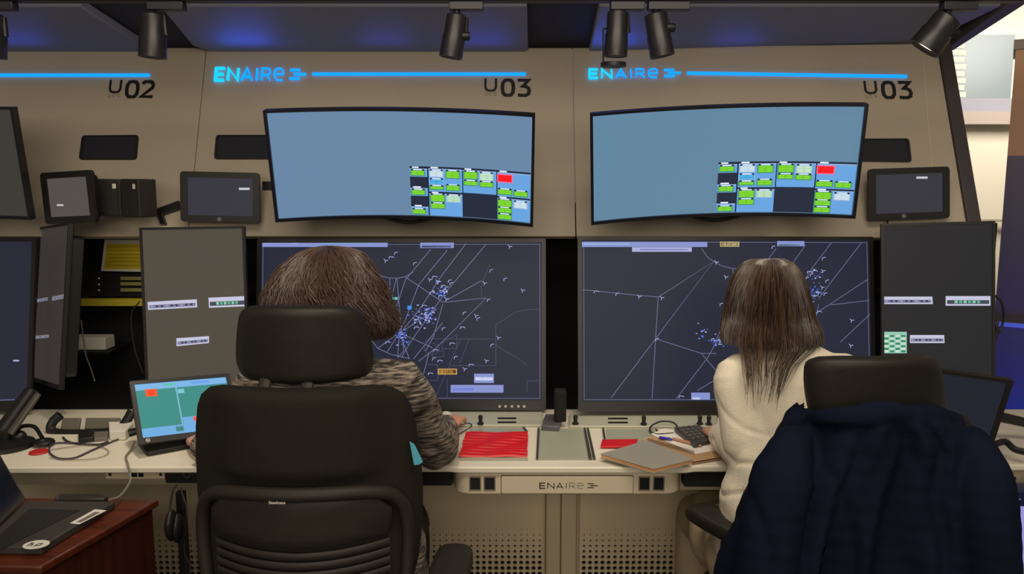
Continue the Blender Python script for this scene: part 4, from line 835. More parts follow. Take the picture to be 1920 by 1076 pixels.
p = PZ(73, 848, DZ + .001); m = MB(); m.lathe(Fr(p, (1, 0, 0), (0, 1, 0)), [(.024, 0), (.026, .001), (.024, .004)], 24); m.build('red_disc', mat('red_disc', (190, 40, 36), .5, noise=(30, .1)), label='flat red disc lying on the desk at the left', cat='disc')
root = thing('power_adapter', PZ(175, 826, DZ), 'small black and grey cable adapter lying behind the cable loops', 'adapter')
m = MB(); deskbox(m, [(147, 818), (176, 815), (176, 829), (148, 832)], DZ + .001, DZ + .016); m.build('adapter_body', BLACK, root, bevel=.002)
m = MB(); deskbox(m, [(177, 816), (204, 815), (202, 827), (177, 829)], DZ + .001, DZ + .012); m.build('plug', mat('plug_grey', (112, 106, 98), .5, noise=(10, .05)), root, bevel=.002)
for (pts, mt_, lab, r0) in (
    ([(240, 815), (225, 822), (200, 832), (170, 845), (140, 858), (110, 859), (93, 848), (96, 834), (112, 830), (150, 831)], mat('cable_violet', (72, 58, 74), .5, noise=(50, .1)), 'dark violet cable looping across the desk in front of the cradle', .0026),
    ([(118, 820), (128, 828), (150, 832), (185, 833), (203, 828)], CABLE, 'black cable running to the small adapter', .003),
    ([(96, 843), (130, 838), (168, 834), (200, 842), (200, 852), (175, 860), (130, 862), (92, 858)], mat('cable_thin', (120, 112, 90), .5, noise=(50, .1)), 'thin pale wire loop lying on the desk', .0011)):
    m = MB(); m.tube(crom([PZ(x, y, DZ + .004) for x, y in pts], 6), r0, 8); m.build('cable', mt_, label=lab, cat='cable')
m = MB(); e = PZ(242, 870, DZ + .004); m.tube(crom([PZ(252, 828, DZ + .02), PZ(246, 842, DZ + .006), PZ(236, 856, DZ + .004), PZ(239, 868, DZ + .004), PY(240, 873, 2.04), PY(244, 890, 2.03), PY(243, 905, 2.0), PY(225, 930, 1.92), PY(205, 937, 1.88)], 6), .003, 8); m.build('cable', CABLEG, label='grey cable hanging from the desk to the hub on the wooden cabinet', cat='cable')
for (q, h_, lab) in (([(205, 808), (246, 802), (250, 812), (236, 826), (206, 826)], .03, 'low white box behind the teal display'),):
    m = MB(); deskbox(m, q, DZ + .001, DZ + h_); m.build('white_adapter', WHITEP, label=lab, cat='box', bevel=.003)
m = MB(); p = PZ(242, 812, DZ + .028); m.tube([p, p + V((.03, .01, .006)), p + V((.06, .0, 0))], [.012, .01, .008], 10); m.build('cable_clamp', BLACK, label='black clamp resting on the white box behind the teal display', cat='clamp')
# headset on stand below the desk
root = thing('hanging_headset', PY(330, 1000, 2.02), 'black headset hanging on its cord under the desk edge, left of the front chair', 'headset')
m = MB(); c = PY(322, 985, 2.0); m.ball(c, .016, .03, .042); m.ball(c + V((.012, .01, -.012)), .016, .028, .040); m.build('ear_cups', BLACK, root)
m = MB(); m.tube(crom([PY(331, 908, 2.03), PY(324, 920, 2.02), PY(320, 945, 2.01), PY(319, 958, 2.0)], 6), .0028, 8); m.build('cord', CABLE, root)
root = thing('desk_support', (PY(343, 990, 2.09).x, 2.09, 0), 'slim black metal post under the desk beside the hanging headset', 'post')
m = MB(); a = PY(343, 990, 2.09).x; m.box(W, a - .011, a + .011, .001, .663, -2.10, -2.078); m.build('post', BLACK, root, bevel=.002)
m = MB(); m.tube(crom([PY(339, 915, 2.06), PY(350, 960, 2.05), PY(346, 1030, 2.05), PY(356, 1062, 2.05), PY(352, 1090, 2.05)], 6), .0025, 8); m.build('post_cable', CABLE, root)

# wooden cabinet with laptop at the lower left
CZ = .70
root = thing('wooden_cabinet', PZ(140, 1000, CZ) - V((0, 0, CZ)), 'reddish brown wooden cabinet in the lower left corner', 'cabinet')
c0 = PZ(298, 936, CZ); c1 = PZ(0, 1150, CZ); cA = PZ(-60, 944, CZ)
q = [tuple(cA[:2]), tuple(c0[:2]), tuple(PZ(85, 1058, CZ)[:2]), (PZ(0, 1062, CZ).x - .12, PZ(60, 1062, CZ).y)]
q = [(cA.x - .1, c0.y + .02), (c0.x, c0.y), (PZ(77, 1062, CZ).x, PZ(77, 1062, CZ).y), (cA.x - .1, PZ(77, 1062, CZ).y + .02)]
m = MB(); m.prism(G, q, CZ - .018, CZ); m.build('cabinet_top', WOODT, root, bevel=.004)
cc = V((sum(p[0] for p in q) / 4, sum(p[1] for p in q) / 4)); qi = [tuple(cc + (V(p) - cc) * .955) for p in q]
m = MB(); m.prism(G, qi, .0, CZ - .0181); m.build('cabinet_body', mat('cherry_dark', (74, 34, 22), .4, streak=((50, 22, 14), (40, 40, 3), .3, .7)), root, bevel=.003)
# laptop: keyboard deck lies with its hinge towards the left
LZ = CZ + .001
root = thing('laptop', PZ(90, 1000, LZ), 'open dark grey laptop with white stickers on the wooden cabinet', 'laptop')
lq = [PZ(x, y, LZ) for x, y in ((-6, 1040), (76, 1038), (216, 953), (60, 950))]
lq = [PZ(-40, 1040, LZ), PZ(78, 1040, LZ), PZ(217, 953, LZ), PZ(52, 951, LZ)]
DK_ = mat('laptop_grey', (62, 58, 55), .45, noise=(20, .08))
m = MB(); m.prism(G, [(p.x, p.y) for p in lq], LZ, LZ + .018); m.build('laptop_base', DK_, root, bevel=.003)
m = MB(); m.prism(G, [tuple(PZ(x, y, LZ + .018)[:2]) for x, y in ((-30, 1030), (8, 1028), (150, 957), (55, 955))], LZ + .0182, LZ + .0195); m.build('keyboard', mat('keys_black', (26, 23, 21), .6, noise=(120, .3), bump=(250, .6)), root)
top_h = LZ + .0184
m = MB(); fr = Fr(PZ(68, 1021, top_h), (1, 0, 0), (0, 1, 0)); n = 28; m.prism(fr, [(.027 * math.cos(k / n * 6.2832), .022 * math.sin(k / n * 6.2832)) for k in range(n)], .0001, .0006, WHITEP)
fr2 = fr; glyph(m, 'h', fr2, -.016, -.009, .013, .019, .0032, .0009, DK_); glyph(m, 'p', fr2, .0, -.006, .013, .015, .0032, .0009, DK_)
m.build('round_sticker', None, root, smooth=False, label='white round sticker on the palm rest')
m = MB(); m.prism(G, [tuple(PZ(x, y, top_h)[:2]) for x, y in ((131, 981), (149, 983), (200, 957), (178, 955))], top_h, top_h + .0006, WHITEP); m.prism(G, [tuple(PZ(x, y, top_h)[:2]) for x, y in ((143, 979), (152, 980), (188, 961), (178, 960))], top_h + .0007, top_h + .0009, mat('sticker_print', (120, 112, 106), .6, noise=(90, .2))); m.build('label_sticker', None, root, smooth=False, label='pale rectangular sticker on the palm rest')
m = MB(); h0 = lq[0] + V((0, 0, .018)); h1 = lq[3] + V((0, 0, .018)); d = (h1 - h0).normalized(); hgt = .235
nrm = V((d.y, -d.x, 0)); upv = (V((0, 0, 1)) + -nrm * .42).normalized()
e1 = PY(42, 955, h1.y); fr = Fr(h0, d, upv); Lh = (h1 - h0).length
m.box(fr, 0, Lh, .002, hgt, -.008, 0); m.build('lid', DK_, root, bevel=.003)
s_ = 1 if fr.n.dot(V((1, -.6, 0))) > 0 else -1
m = MB(); m.box(fr, .01, Lh - .01, .016, hgt - .01, .0002 if s_ > 0 else -.0084, .001 if s_ > 0 else -.0082); m.build('laptop_screen', mat('screen_off_navy', (24, 28, 44), .2, noise=(5, .1)), root)
root = thing('usb_hub', PZ(150, 940, CZ), 'slim dark hub with metal plug lying behind the laptop on the cabinet', 'hub')
m = MB(); p = PZ(150, 943, CZ + .001); m.prism(G, [tuple(PZ(x, y, CZ)[:2]) for x, y in ((112, 936), (190, 936), (204, 941), (195, 946), (112, 947))], CZ + .001, CZ + .016); m.build('hub_body', mat('hub_dark', (48, 44, 40), .4, noise=(20, .1)), root, bevel=.003)
m = MB(); m.prism(G, [tuple(PZ(x, y, CZ)[:2]) for x, y in ((103, 937), (111, 937), (111, 944), (103, 944))], CZ + .003, CZ + .013); m.build('metal_plug', STEEL, root, bevel=.001)

# lower right: dark gadget and light box
gf = Fr((0, 1.98, 0), (1, 0, 0), (0, 0, 1)); A = gf.px(1887, 1100); B = gf.px(1990, 945)
root = thing('light_box', (A[0] + .1, 2.0, 0), 'glowing lavender blue light box in the lower right corner', 'light box')
m = MB(); m.box(gf, A[0], B[0], .0, B[1], -.06, -.001); m.build('box_body', BLACK, root, bevel=.003)
m = MB(); m.box(gf, A[0] + .006, B[0] - .006, .03, B[1] - .006, 0, .003); m.build('lit_panel', mat('lit_lavender', (158, 156, 226), .4, emit=.9), root)
m = MB(); A = gf.px(1884, 944); B = gf.px(1990, 918); m.box(gf, A[0], B[0], A[1] + .001, B[1], -.05, .01); o = m.build('router', mat('navy_gadget', (24, 34, 74), .4, noise=(10, .1)), label='dark navy device on top of the glowing light box', cat='device', bevel=.003)
m = MB(); a, b = gf.px(1889, 934); text(m, 'nmmmu', gf, a, b, .006, .0108, em(120, 130, 200)); m.build('device_lettering', None, o)

# ------------------------------------------------------------------ chairs
def chair(O, rot, label, lift, arms, hr_lift=0, hr_w=.285, posts=(-.07, .02), shear=0):
    c_, s_ = math.cos(rot), math.sin(rot); O = V(O)
    def L(x, y, z): return V((O.x + c_ * x - s_ * y, O.y + s_ * x + c_ * y, z))
    root = thing('office_chair', O, label, 'chair', None)
    def bk(x, z): return .10 * (x / .25) ** 2 - .10 * max(0, z - lift - .75) ** 1.0 * .6
    half = [(1.078, .10), (1.075, .15), (1.066, .182), (1.048, .203), (1.02, .216), (.97, .226), (.90, .233), (.82, .236), (.74, .234), (.66, .226), (.60, .212), (.56, .19), (.535, .15), (.525, .08)]
    half = [(z, w_ * 1.07) for z, w_ in half]; ol = [(w_, z + lift) for z, w_ in half] + [(-w_, z + lift) for z, w_ in half[::-1]]
    dense = []
    for i in range(len(ol)):
        a, b = V(ol[i]), V(ol[(i + 1) % len(ol)])
        for k in range(3): dense.append(tuple(a.lerp(b, k / 3)))
    def ss(t_): t_ = max(0, min(1, t_)); return t_ * t_ * (3 - 2 * t_)
    def bfn(x, z, off):
        y = -.225 + bk(x, z) + off
        if off < 0: y -= .022 * ss((z - lift - .872) / .03) * ss((.20 - abs(x)) / .08) * 1.0 - .0
        return L(x, y, z)
    m = MB(); m.slab(dense, .045, bfn, rings=16, rnd=.5); m.build('backrest', CHAIRM, root, recalc=True, angle=60)
    # arch frame around the lumbar part
    pts = [(-.185, .50), (-.205, .62), (-.214, .74), (-.208, .81), (-.185, .85), (-.14, .866), (-.07, .872), (0, .873), (.07, .872), (.14, .866), (.185, .85), (.208, .81), (.214, .74), (.205, .62), (.185, .50)]
    pts = [(x * 1.05, z - .014) for x, z in pts]; m = MB(); m.tube(crom([L(x, -.262 + bk(x, z), z + lift) for x, z in pts], 5), .0145, 12, flat=1.1); m.build('back_frame', CHAIRP, root)
    m = MB(); o2 = [(-.185, .765), (-.19, .82), (-.165, .848), (-.1, .856), (0, .858), (.1, .856), (.165, .848), (.19, .82), (.185, .765), (.09, .757), (0, .754), (-.09, .757)]
    o2 = [(x * 1.03, z - .014) for x, z in o2]; m.slab([(x, z + lift) for x, z in o2], .012, lambda x, z, off: L(x, -.262 + bk(x, z) + off, z), rings=3); m.build('lumbar_panel', CHAIRP, root, recalc=True, angle=60)
    for k in range(7):
        m = MB(); z0 = .729 - k * .021 + lift
        def sf(u, v, z0=z0):
            x = -.188 + .376 * u; a = v * 2 * math.pi; return L(x, -.260 + bk(x, z0) + .004 * math.cos(a), z0 - .010 * (1 - (x / .19) ** 2) + .0085 * math.sin(a))
        m.grid(sf, 20, 8); m.build('lumbar_slat', CHAIRP, root, recalc=True, angle=60)
    # headrest
    hz = 1.074 + lift + hr_lift; hw = hr_w / 2
    o3 = [(-hw * .70, .165), (-hw * .42, .170), (0, .171), (hw * .42, .170), (hw * .70, .165), (hw * .86, .15), (hw * .95, .11), (hw * 1.0, .06), (hw * .99, .025), (hw * .90, .006), (hw * .6, 0), (0, -.002), (-hw * .6, 0), (-hw * .90, .006), (-hw * 1.0, .03), (-hw * 1.0, .06), (-hw * .94, .11), (-hw * .85, .15)]
    o3 = [tuple(p[:2]) for p in crom([(x, z, 0) for x, z in o3 + o3[:1]], 3)][:-1]
    m = MB(); m.slab([(x - shear * (z - .08), z + hz) for x, z in o3], .05, lambda x, z, off: L(x, -.195 + .055 * (x / hw) ** 2 - .12 * (z - hz - .08) + off + (.015 * ss((z - hz - .05) / .03) if off < 0 else 0) * 0, z), rings=8, rnd=.5); m.build('headrest', LEATH, root, recalc=True, angle=60)
    for px_ in posts:
        m = MB(); m.tube([L(px_, -.225, 1.03 + lift), L(px_, -.205, 1.075 + lift), L(px_, -.17, hz + .03)], [.014, .014, .012], 10, flat=.5, up=(0, 1, 0)); m.build('headrest_post', CHAIRP, root)
    # seat, column, base
    m = MB(); so_ = rrect(.48, .46, .09, 6); m.slab([(x, y) for x, y in so_], .085, lambda x, y, off: L(x, y + .03, .425 + off + .03 * (x / .24) ** 2 - .02 * max(0, (y - .12) / .1) ** 2), rings=6); m.build('seat', CHAIRM, root, recalc=True, angle=60)
    m = MB(); m.tube([L(0, .0, .375), L(0, 0, .30)], [.07, .06], 16); m.tube([L(0, 0, .31), L(0, 0, .09)], [.028, .03], 14); m.tube([L(0, -.02, .36), L(0, -.22, .40), L(0, -.262, .52 + lift)], [.03, .03, .025], 10); m.build('column', CHAIRP, root)
    m = MB(); m.tube([L(0, 0, .06), L(0, 0, .10)], .045, 16)
    for k in range(5):
        a = 2 * math.pi * k / 5 + .3; m.tube([L(.03 * math.cos(a), .03 * math.sin(a), .085), L(.29 * math.cos(a), .29 * math.sin(a), .068)], [.024, .014], 8)
    m.build('star_base', CHAIRP, root)
    for k in range(5):
        a = 2 * math.pi * k / 5 + .3; p = L(.29 * math.cos(a), .29 * math.sin(a), .029); t_ = L(.29 * math.cos(a) - .02 * math.sin(a), .29 * math.sin(a) + .02 * math.cos(a), .029); m = MB(); m.tube([p - (t_ - p), t_], .0285, 14); m.tube([p, p + V((0, 0, .04))], .008, 8); m.build('caster', BLACK, root)
    for (ax_, ay, az, yaw) in arms:
        cy, sy = math.cos(yaw), math.sin(yaw)
        def A(x, y, z): return L(ax_ + cy * x - sy * y, ay + sy * x + cy * y, z)
        po = [tuple(p[:2]) for p in crom([(-.042, -.12, 0), (-.048, 0, 0), (-.04, .10, 0), (-.015, .125, 0), (.02, .122, 0), (.043, .09, 0), (.046, 0, 0), (.042, -.11, 0), (.02, -.13, 0), (-.02, -.13, 0), (-.042, -.12, 0)], 3)][:-1]
        s1 = 1 if ax_ > 0 else -1
        m = MB(); m.tube([L(ax_, ay - .03, az - .03), L(ax_ + s1 * .01, ay - .04, az - .2), L(s1 * .24, -.02, .40), L(s1 * .12, 0, .37)], [.022, .026, .028, .022], 12, flat=1.3); ap = m.build('armrest_post', CHAIRP, root)
        m = MB(); m.slab(po, .036, lambda x, y, off: A(x, y, az - .018 + off - .25 * max(0, y - .06) ** 1.5), rings=4, rnd=.5); m.build('armrest_pad', LEATH, ap, recalc=True, angle=60)
    return root, L
ch1, L1c = chair((-.452, 1.85, 0), 0, 'black office chair with headrest and cyan tag, occupied by the person with wavy hair', 0, [(.31, -.10, .625, -.05), (-.25, -.14, .575, .1)], hr_w=.298)
m = MB(); lf = Fr(L1c(0, -.2815, .838), (1, 0, 0), (0, 0, 1)); text(m, 'Steelcase', lf, -.046, .008, .0065, .0035, mat('logo_white', (214, 208, 196), .5, noise=(30, .03)), .0002); m.build('maker_lettering', None, ch1, smooth=False)
# cyan tag on the chair edge
tf_ = Fr(PY(780, 850, 1.665), (1, 0, 0), (0, 0, 1)); m = MB(); TQ = [tf_.px(*p) for p in ((768, 828), (777, 834), (793, 866), (786, 871), (776, 872))]; m.prism(tf_, TQ, -.004, .001); m.build('cyan_tag', mat('cyan_fabric', (86, 176, 200), .6, noise=(60, .1)), label='cyan fabric tag hanging at the right edge of the front left chair back', cat='tag', bevel=.0008)
ch2, L2c = chair((.775, 1.86, 0), R(10), 'black office chair draped with a dark navy coat', -.075, [(-.228, .09, .665, .32), (.24, .05, .665, -.1)], hr_lift=-.035, hr_w=.335, shear=.38)

# dark navy coat draped over the right chair
COAT = mat('coat_navy', (21, 27, 44), .95, noise=(14, .25), bump=(90, .35, .003), spec=.06)
SL = [(770, 1520, 1780), (785, 1500, 1806), (800, 1487, 1830), (825, 1474, 1850), (850, 1461, 1852), (900, 1428, 1864), (950, 1404, 1876), (1000, 1380, 1892), (1076, 1350, 1916), (1180, 1320, 1922), (1300, 1310, 1920)]
def coat_edge(v):
    t_ = v * (len(SL) - 1); i = min(int(t_), len(SL) - 2); f = t_ - i; a, b = SL[i], SL[i + 1]
    y = a[0] + (b[0] - a[0]) * f; return PY(a[1] + (b[1] - a[1]) * f, y, 1.62), PY(a[2] + (b[2] - a[2]) * f, y, 1.62)
def cloth(u, v):
    if u <= .5: w_ = u * 4 - 1; inner = 0        # outer face, left to right
    else: w_ = 3 - u * 4; inner = 1
    Lp, Rp = coat_edge(v); mid = (Lp + Rp) / 2; hw = (Rp.x - Lp.x) / 2 - .010 - .024 * inner
    # wrap: |w|<.8 outer back, then the sides run forward
    a = abs(w_); sgn = 1 if w_ > 0 else -1
    if a < .7: x = a / .7 * .97; y = 1.515 + .10 * (a / .7) ** 3.0
    else: q = (a - .7) / .3; x = .97 + .03 * math.sin(q * 2.6) - .12 * q * q; y = 1.615 + .17 * q
    fold = (.018 * math.sin(w_ * 9 + 1 + v * 1.5) + .014 * math.sin(w_ * 17 + 2 - v * 2) + .007 * math.sin(w_ * 31 + v * 5)) * (.25 + v * 1.6)
    ctr = -.026 * math.exp(-((w_ * 1.0 + .42) / .06) ** 2) * (.3 + v) + .045 * math.exp(-((w_ - .24) / .06) ** 2) * (.35 + v) + .03 * math.exp(-((w_ + .36) / .05) ** 2) * (.2 + v)
    y += fold + ctr + (.028 if inner else 0)
    z = mid.z - .05 * max(0, a - .55) * (1 - v) ** 4
    return V((mid.x + sgn * x * hw, y, z))
m = MB(); nv = 40; nu = 120
m.grid(cloth, nu, nv, closed=True)
for base_ in (0, nv * nu):
    for i in range(nu // 2):
        q_ = [base_ + i, base_ + i + 1, base_ + (nu - i - 1) % nu, base_ + (nu - i) % nu]
        q_ = [k for n_, k in enumerate(q_) if k not in q_[:n_]]
        if len(q_) >= 3: m.f.append(tuple(q_)); m.mi.append(0)
# collar roll and sleeves
m.tube(crom([PY(1512, 792, 1.66), PY(1545, 782, 1.57), PY(1610, 776, 1.53), PY(1680, 774, 1.53), PY(1750, 778, 1.56), PY(1795, 792, 1.66)], 6), .017, 10, flat=1.3)
m.tube(crom([PY(1500, 815, 1.62), PY(1478, 860, 1.56), PY(1458, 930, 1.53), PY(1442, 1010, 1.52), PY(1436, 1090, 1.52), PY(1440, 1200, 1.53)], 6), [.03 + .032 * min(1, k / 9) for k in range(31)], 16)
m.tube(crom([PY(1812, 812, 1.62), PY(1830, 860, 1.57), PY(1842, 930, 1.54), PY(1850, 1010, 1.53), PY(1852, 1090, 1.53), PY(1850, 1200, 1.54)], 6), [.03 + .034 * min(1, k / 9) for k in range(31)], 16)
o = m.build('coat', COAT, label='dark navy quilted coat draped over the back of the right chair', cat='coat', recalc=True)
def cn(co): return .0045 * np.sin(co[:, 0] * 46 + 3 * np.sin(co[:, 2] * 9)) * (.5 + .5 * np.sin(co[:, 2] * 7 + co[:, 0] * 10)) + .0010 * np.sin((co[:, 0] + co[:, 2]) * 80) * np.sin((co[:, 0] - co[:, 2]) * 80) - .010 * np.clip(1 - np.abs(np.sin(co[:, 0] * 17 + 2.2 * np.sin(co[:, 2] * 5 + 1))) * 3, 0, 1) * np.clip((1.0 - co[:, 2]) * 4, 0, 1)
refine(o, .006, 9, cn)

# ------------------------------------------------------------------ people
def smooth_path(p, n=6): return crom(p, n)
def interp(a, n):
    out = []
    for i in range(len(a) - 1):
        for k in range(n): out.append(a[i] + (a[i + 1] - a[i]) * k / n)
    return out + [a[-1]]
def hand(m, wrist, fwd, upv=(0, 0, 1), side=1, curl=.5, sc_=1.0):
    """palm and five fingers; side=+1: thumb towards +cross(fwd,up)"""
    w_ = V(wrist); f = V(fwd).normalized(); u = V(upv); r_ = f.cross(u).normalized(); u = r_.cross(f).normalized()
    m.tube([w_ - f * .02, w_ + f * .015, w_ + f * .05, w_ + f * .085, w_ + f * .092], [.022, .026, .037, .038, .02], 14, flat=.42, up=tuple(u))
    for k, (off, ln) in enumerate(((.030, .070), (.0105, .080), (-.0100, .074), (-.029, .058))):
        b = w_ + f * (.082 - abs(k - 1) * .003) + r_ * off * side; l = ln * sc_
        d1 = (f + r_ * side * off * 2 - u * .15 * curl * 2).normalized(); d2 = (f - u * 1.1 * curl * 2 * .6).normalized(); d3 = (f * .6 - u * 1.3 * curl * 2 * .7).normalized()
        p = [b, b + d1 * l * .42, b + d1 * l * .42 + d2 * l * .32, b + d1 * l * .42 + d2 * l * .32 + d3 * l * .26]
        m.tube(p, [.0095, .0088, .008, .006], 10)
    b = w_ + f * .03 + r_ * .028 * side - u * .004; d = (f * .75 + r_ * side * .75 - u * .25).normalized()
    m.tube([b - d * .01, b + d * .028, b + d * .028 + (f * .9 + r_ * side * .25 - u * .2).normalized() * .03, b + d * .028 + (f - u * .4).normalized() * .048], [.0145, .0125, .0105, .0075], 10)
def person(label, cx, hip, torso, neck, head, sh, el, wr, hd, kn, an, top_mat, leg_mat, top_secs, look=(0, 1, -.3), hem_noise=None, sleeve=(.055, .048, .038), cat='person', hems=None):
    """sh/el/wr/hd/kn/an: (left, right) joint points"""
    root = thing('person', (cx, hip[1], 0), label, cat)
    m = MB(); m.loft([(V((c[0], c[1], z)), rx, ry) for (z, c, rx, ry) in torso], 24)
    n0, n1 = V(neck), V(head); m.tube([n0 - V((0, 0, .04)), n0, (n0 + n1) / 2, n1], [.07, .055, .05, .05], 16)
    lk = V(look).normalized(); rg = lk.cross(V((0, 0, 1))).normalized(); uu = rg.cross(lk).normalized(); M = Matrix((rg, lk, uu)).transposed()
    m.ball(n1 + uu * .012, .070, .088, .098, rot=M, seg=24, rings=16)                                   # cranium
    m.ball(n1 + lk * .030 - uu * .050, .052, .056, .060, rot=M, seg=20, rings=12)                          # jaw
    m.tube([n1 + lk * .088 + uu * .012, n1 + lk * .108 - uu * .022, n1 + lk * .09 - uu * .03], [.009, .014, .010], 10)   # nose
    m.tube([n1 + lk * .083 - uu * .056 - rg * .022, n1 + lk * .091 - uu * .055, n1 + lk * .083 - uu * .056 + rg * .022], [.005, .0085, .005], 8)   # lips
    for s_ in (-1, 1): m.ball(n1 + rg * .072 * s_ - lk * .005 - uu * .012, .008, .018, .030, rot=M, seg=12, rings=8)     # ears
    for i in (0, 1):
        s_ = -1 if i == 0 else 1
        S, E_, Wp, H = V(sh[i]), V(el[i]), V(wr[i]), V(hd[i])
        m.tube([n0 + V((0, 0, -.03)) + (S - n0) * .2, S, S.lerp(E_, .5), E_, E_.lerp(Wp, .4), Wp], [.05, .048, .042, .036, .034, .023], 14); hand(m, Wp, H - Wp, side=(-s_), curl=.35)
        K, A_ = V(kn[i]), V(an[i]); Hp = V((hip[0] + s_ * .09, hip[1], hip[2] - .02))
        m.tube([Hp, Hp.lerp(K, .5), K, K.lerp(A_, .3), A_], [.085, .072, .054, .052, .034], 16)
    m.tube([V(hip) + V((-.09, 0, -.02)), V(hip) + V((.09, 0, -.02))], .10, 16)
    o = m.build('body', SKIN, root, recalc=False); refine(o, .0042, 3)
    for s_ in (-1, 1):
        m = MB(); c = n1 + lk * .074 + uu * .006 + rg * .028 * s_; m.ball(c, .0125, seg=14, rings=10, rot=M, mt=mat('eye_white', (225, 220, 212), .2, noise=(9, .02))); m.ball(c + lk * .0075, .006, .006, .006, mt=mat('iris', (60, 42, 30), .2, noise=(9, .1))); m.build('eye', None, root)
    # trousers
    m = MB(); m.tube([V(hip) + V((-.08, 0, -.005)), V(hip) + V((.08, 0, -.005))], .125, 18)
    for i in (0, 1):
        s_ = -1 if i == 0 else 1; K, A_ = V(kn[i]), V(an[i]); Hp = V((hip[0] + s_ * .09, hip[1], hip[2] - .015)); m.tube(crom([Hp, Hp.lerp(K, .5), K, K.lerp(A_, .35), A_.lerp(K, .08)], 4), interp([.108, .098, .078, .072, .058], 4), 18)
    o = m.build('trousers', leg_mat, root); refine(o, .006, 4, lambda co: .005 * np.sin(co[:, 1] * 38 + 3 * np.sin(co[:, 0] * 20 + co[:, 2] * 9)))
    for i in (0, 1):
        A_ = V(an[i]); m = MB(); m.tube([A_ + V((0, -.05, -A_.z + .045)), A_ + V((0, .02, -A_.z + .045)), A_ + V((0, .12, -A_.z + .035)), A_ + V((0, .19, -A_.z + .026))], [.036, .042, .044, .024], 14, flat=.85); m.tube([A_ + V((0, -.01, -A_.z + .05)), A_ + V((0, -.01, .01))], [.042, .038], 12)
        m.build('shoe', BLACK, root)
    # upper garment
    m = MB(); m.loft([(V((c[0], c[1], z)), rx, ry) for (z, c, rx, ry) in top_secs], 32, p=2.3)
    for i in (0, 1):
        S, E_, Wp = V(sh[i]), V(el[i]), V(wr[i]); f = V(hd[i]) - Wp
        m.tube(crom([n0 + V((0, 0, -.055)) + (S - n0) * .35, S, S.lerp(E_, .5) + V((0, -.006, 0)), E_, E_.lerp(Wp, .5), Wp - f * .0], 5), interp([sleeve[0], sleeve[0], sleeve[0] * .98, sleeve[1], sleeve[1] * .9, sleeve[2]], 5), 20)
    o = m.build('upper_garment', top_mat, root)
    refine(o, .0050, 2, hem_noise)
    return root
def hair(root, rows, Yc, mats, n, amax, tail=None, wave=(.004, 60), seed=1, thick=.0022, endj=.02, base=.93, Yz=None):
    """rows: (photo row, centre column, half width px, back depth m); strands run down over the head"""
    yo = lambda z: (Yz(z) if Yz else Yc)
    zz = [PY(960, r[0], Yc).z for r in rows]; ds = [r[3] for r in rows]
    if Yz: zz = [PY(960, r[0], yo(z) - r[3] * .6).z for r, z in zip(rows, zz)]
    yy = [(yo(z) - r[3] * .6) if Yz else Yc for r, z in zip(rows, zz)]
    cxs = [PY(r[1], r[0], y).x for r, y in zip(rows, yy)]; ws = [PY(r[1] + r[2], r[0], y).x - PY(r[1], r[0], y).x for r, y in zip(rows, yy)]
    def at(t_):
        q = t_ * (len(rows) - 1); i = max(0, min(int(q), len(rows) - 2)); f = q - i
        g = lambda a: a[i] + (a[i + 1] - a[i]) * f
        return g(zz), g(cxs), g(ws), g(ds)
    rd = random.Random(seed); m = MB()
    tb = tail if tail else 1.0
    def bf(u, v):
        z, c, w_, d = at(v * tb * (.84 if tail else .94)); a = u * 2 * math.pi; b = math.sin(a); e = -math.cos(a)
        return V((c + w_ * base * b, yo(z) + (d * base * e if e < 0 else d * .55 * e), z - .003))
    m.grid(bf, 40, 30, mt=mats[0], closed=True)
    for k in range(n):
        a = rd.uniform(-amax, amax); t0 = rd.uniform(0, .22) if rd.random() < .6 else rd.uniform(0, .5) * tb
        end = tb - rd.random() ** 1.6 * (.2 if tail else .24)
        longs = tail and rd.random() < .04
        if longs: a = rd.uniform(-.95, .35) if rd.random() < .85 else rd.uniform(.3, .9); end = 1 - rd.random() ** 1.5 * .45 * (1 - tb) - (rd.random() * (1 - tb) * .5)
        ph = rd.uniform(0, 6.28); wv = wave[0] * rd.uniform(.5, 1.5); fq = wave[1] * rd.uniform(.8, 1.2); lay = rd.uniform(.93, 1.035) if rd.random() < .90 else rd.uniform(1.0, 1.14 if not tail else 1.07); drift = rd.uniform(-.12, .12)
        pts = []; N = 16 if not longs else 24
        clump = math.sin(a * 5) * 2 + ph * .28
        for j in range(N + 1):
            t_ = t0 + (end - t0) * j / N; z, c, w_, d = at(t_); aa = a + drift * j / N
            s1 = (wv * math.sin(z * fq + clump) + wave[0] * 1.1 * math.sin(z * 27 + a * 2.5) * max(0, t_ - .4)) * min(1, t_ * 2.2); s2 = wv * .6 * math.cos(z * fq * 1.1 + clump)
            x = c + w_ * lay * math.sin(aa) + s1; y = yo(z) - d * lay * math.cos(aa) + s2 * (1 if t_ < tb else .3)
            pts.append(V((x, y, z + .002 * lay)))
        tk = thick * rd.uniform(.6, 1.3); m.tube(pts, [tk * (1 - .75 * (j / N) ** 2) for j in range(N + 1)], 4, caps=True, mt=mats[-1] if (lay > 1.04 and not tail) else rd.choice(mats[1:]))
    return m.build('hair', None, root, angle=80)
def hmat(n, c): return mat(n, c, .42, noise=(40, .25), spec=.6)
KNIT = mat('melange_knit', (46, 40, 37), .9, streak=((166, 152, 138), (22, 22, 240), .43, .62), bump=(260, .5, .002))
GREYT = mat('trouser_dark', (48, 46, 48), .85, noise=(30, .2))
c = -.445
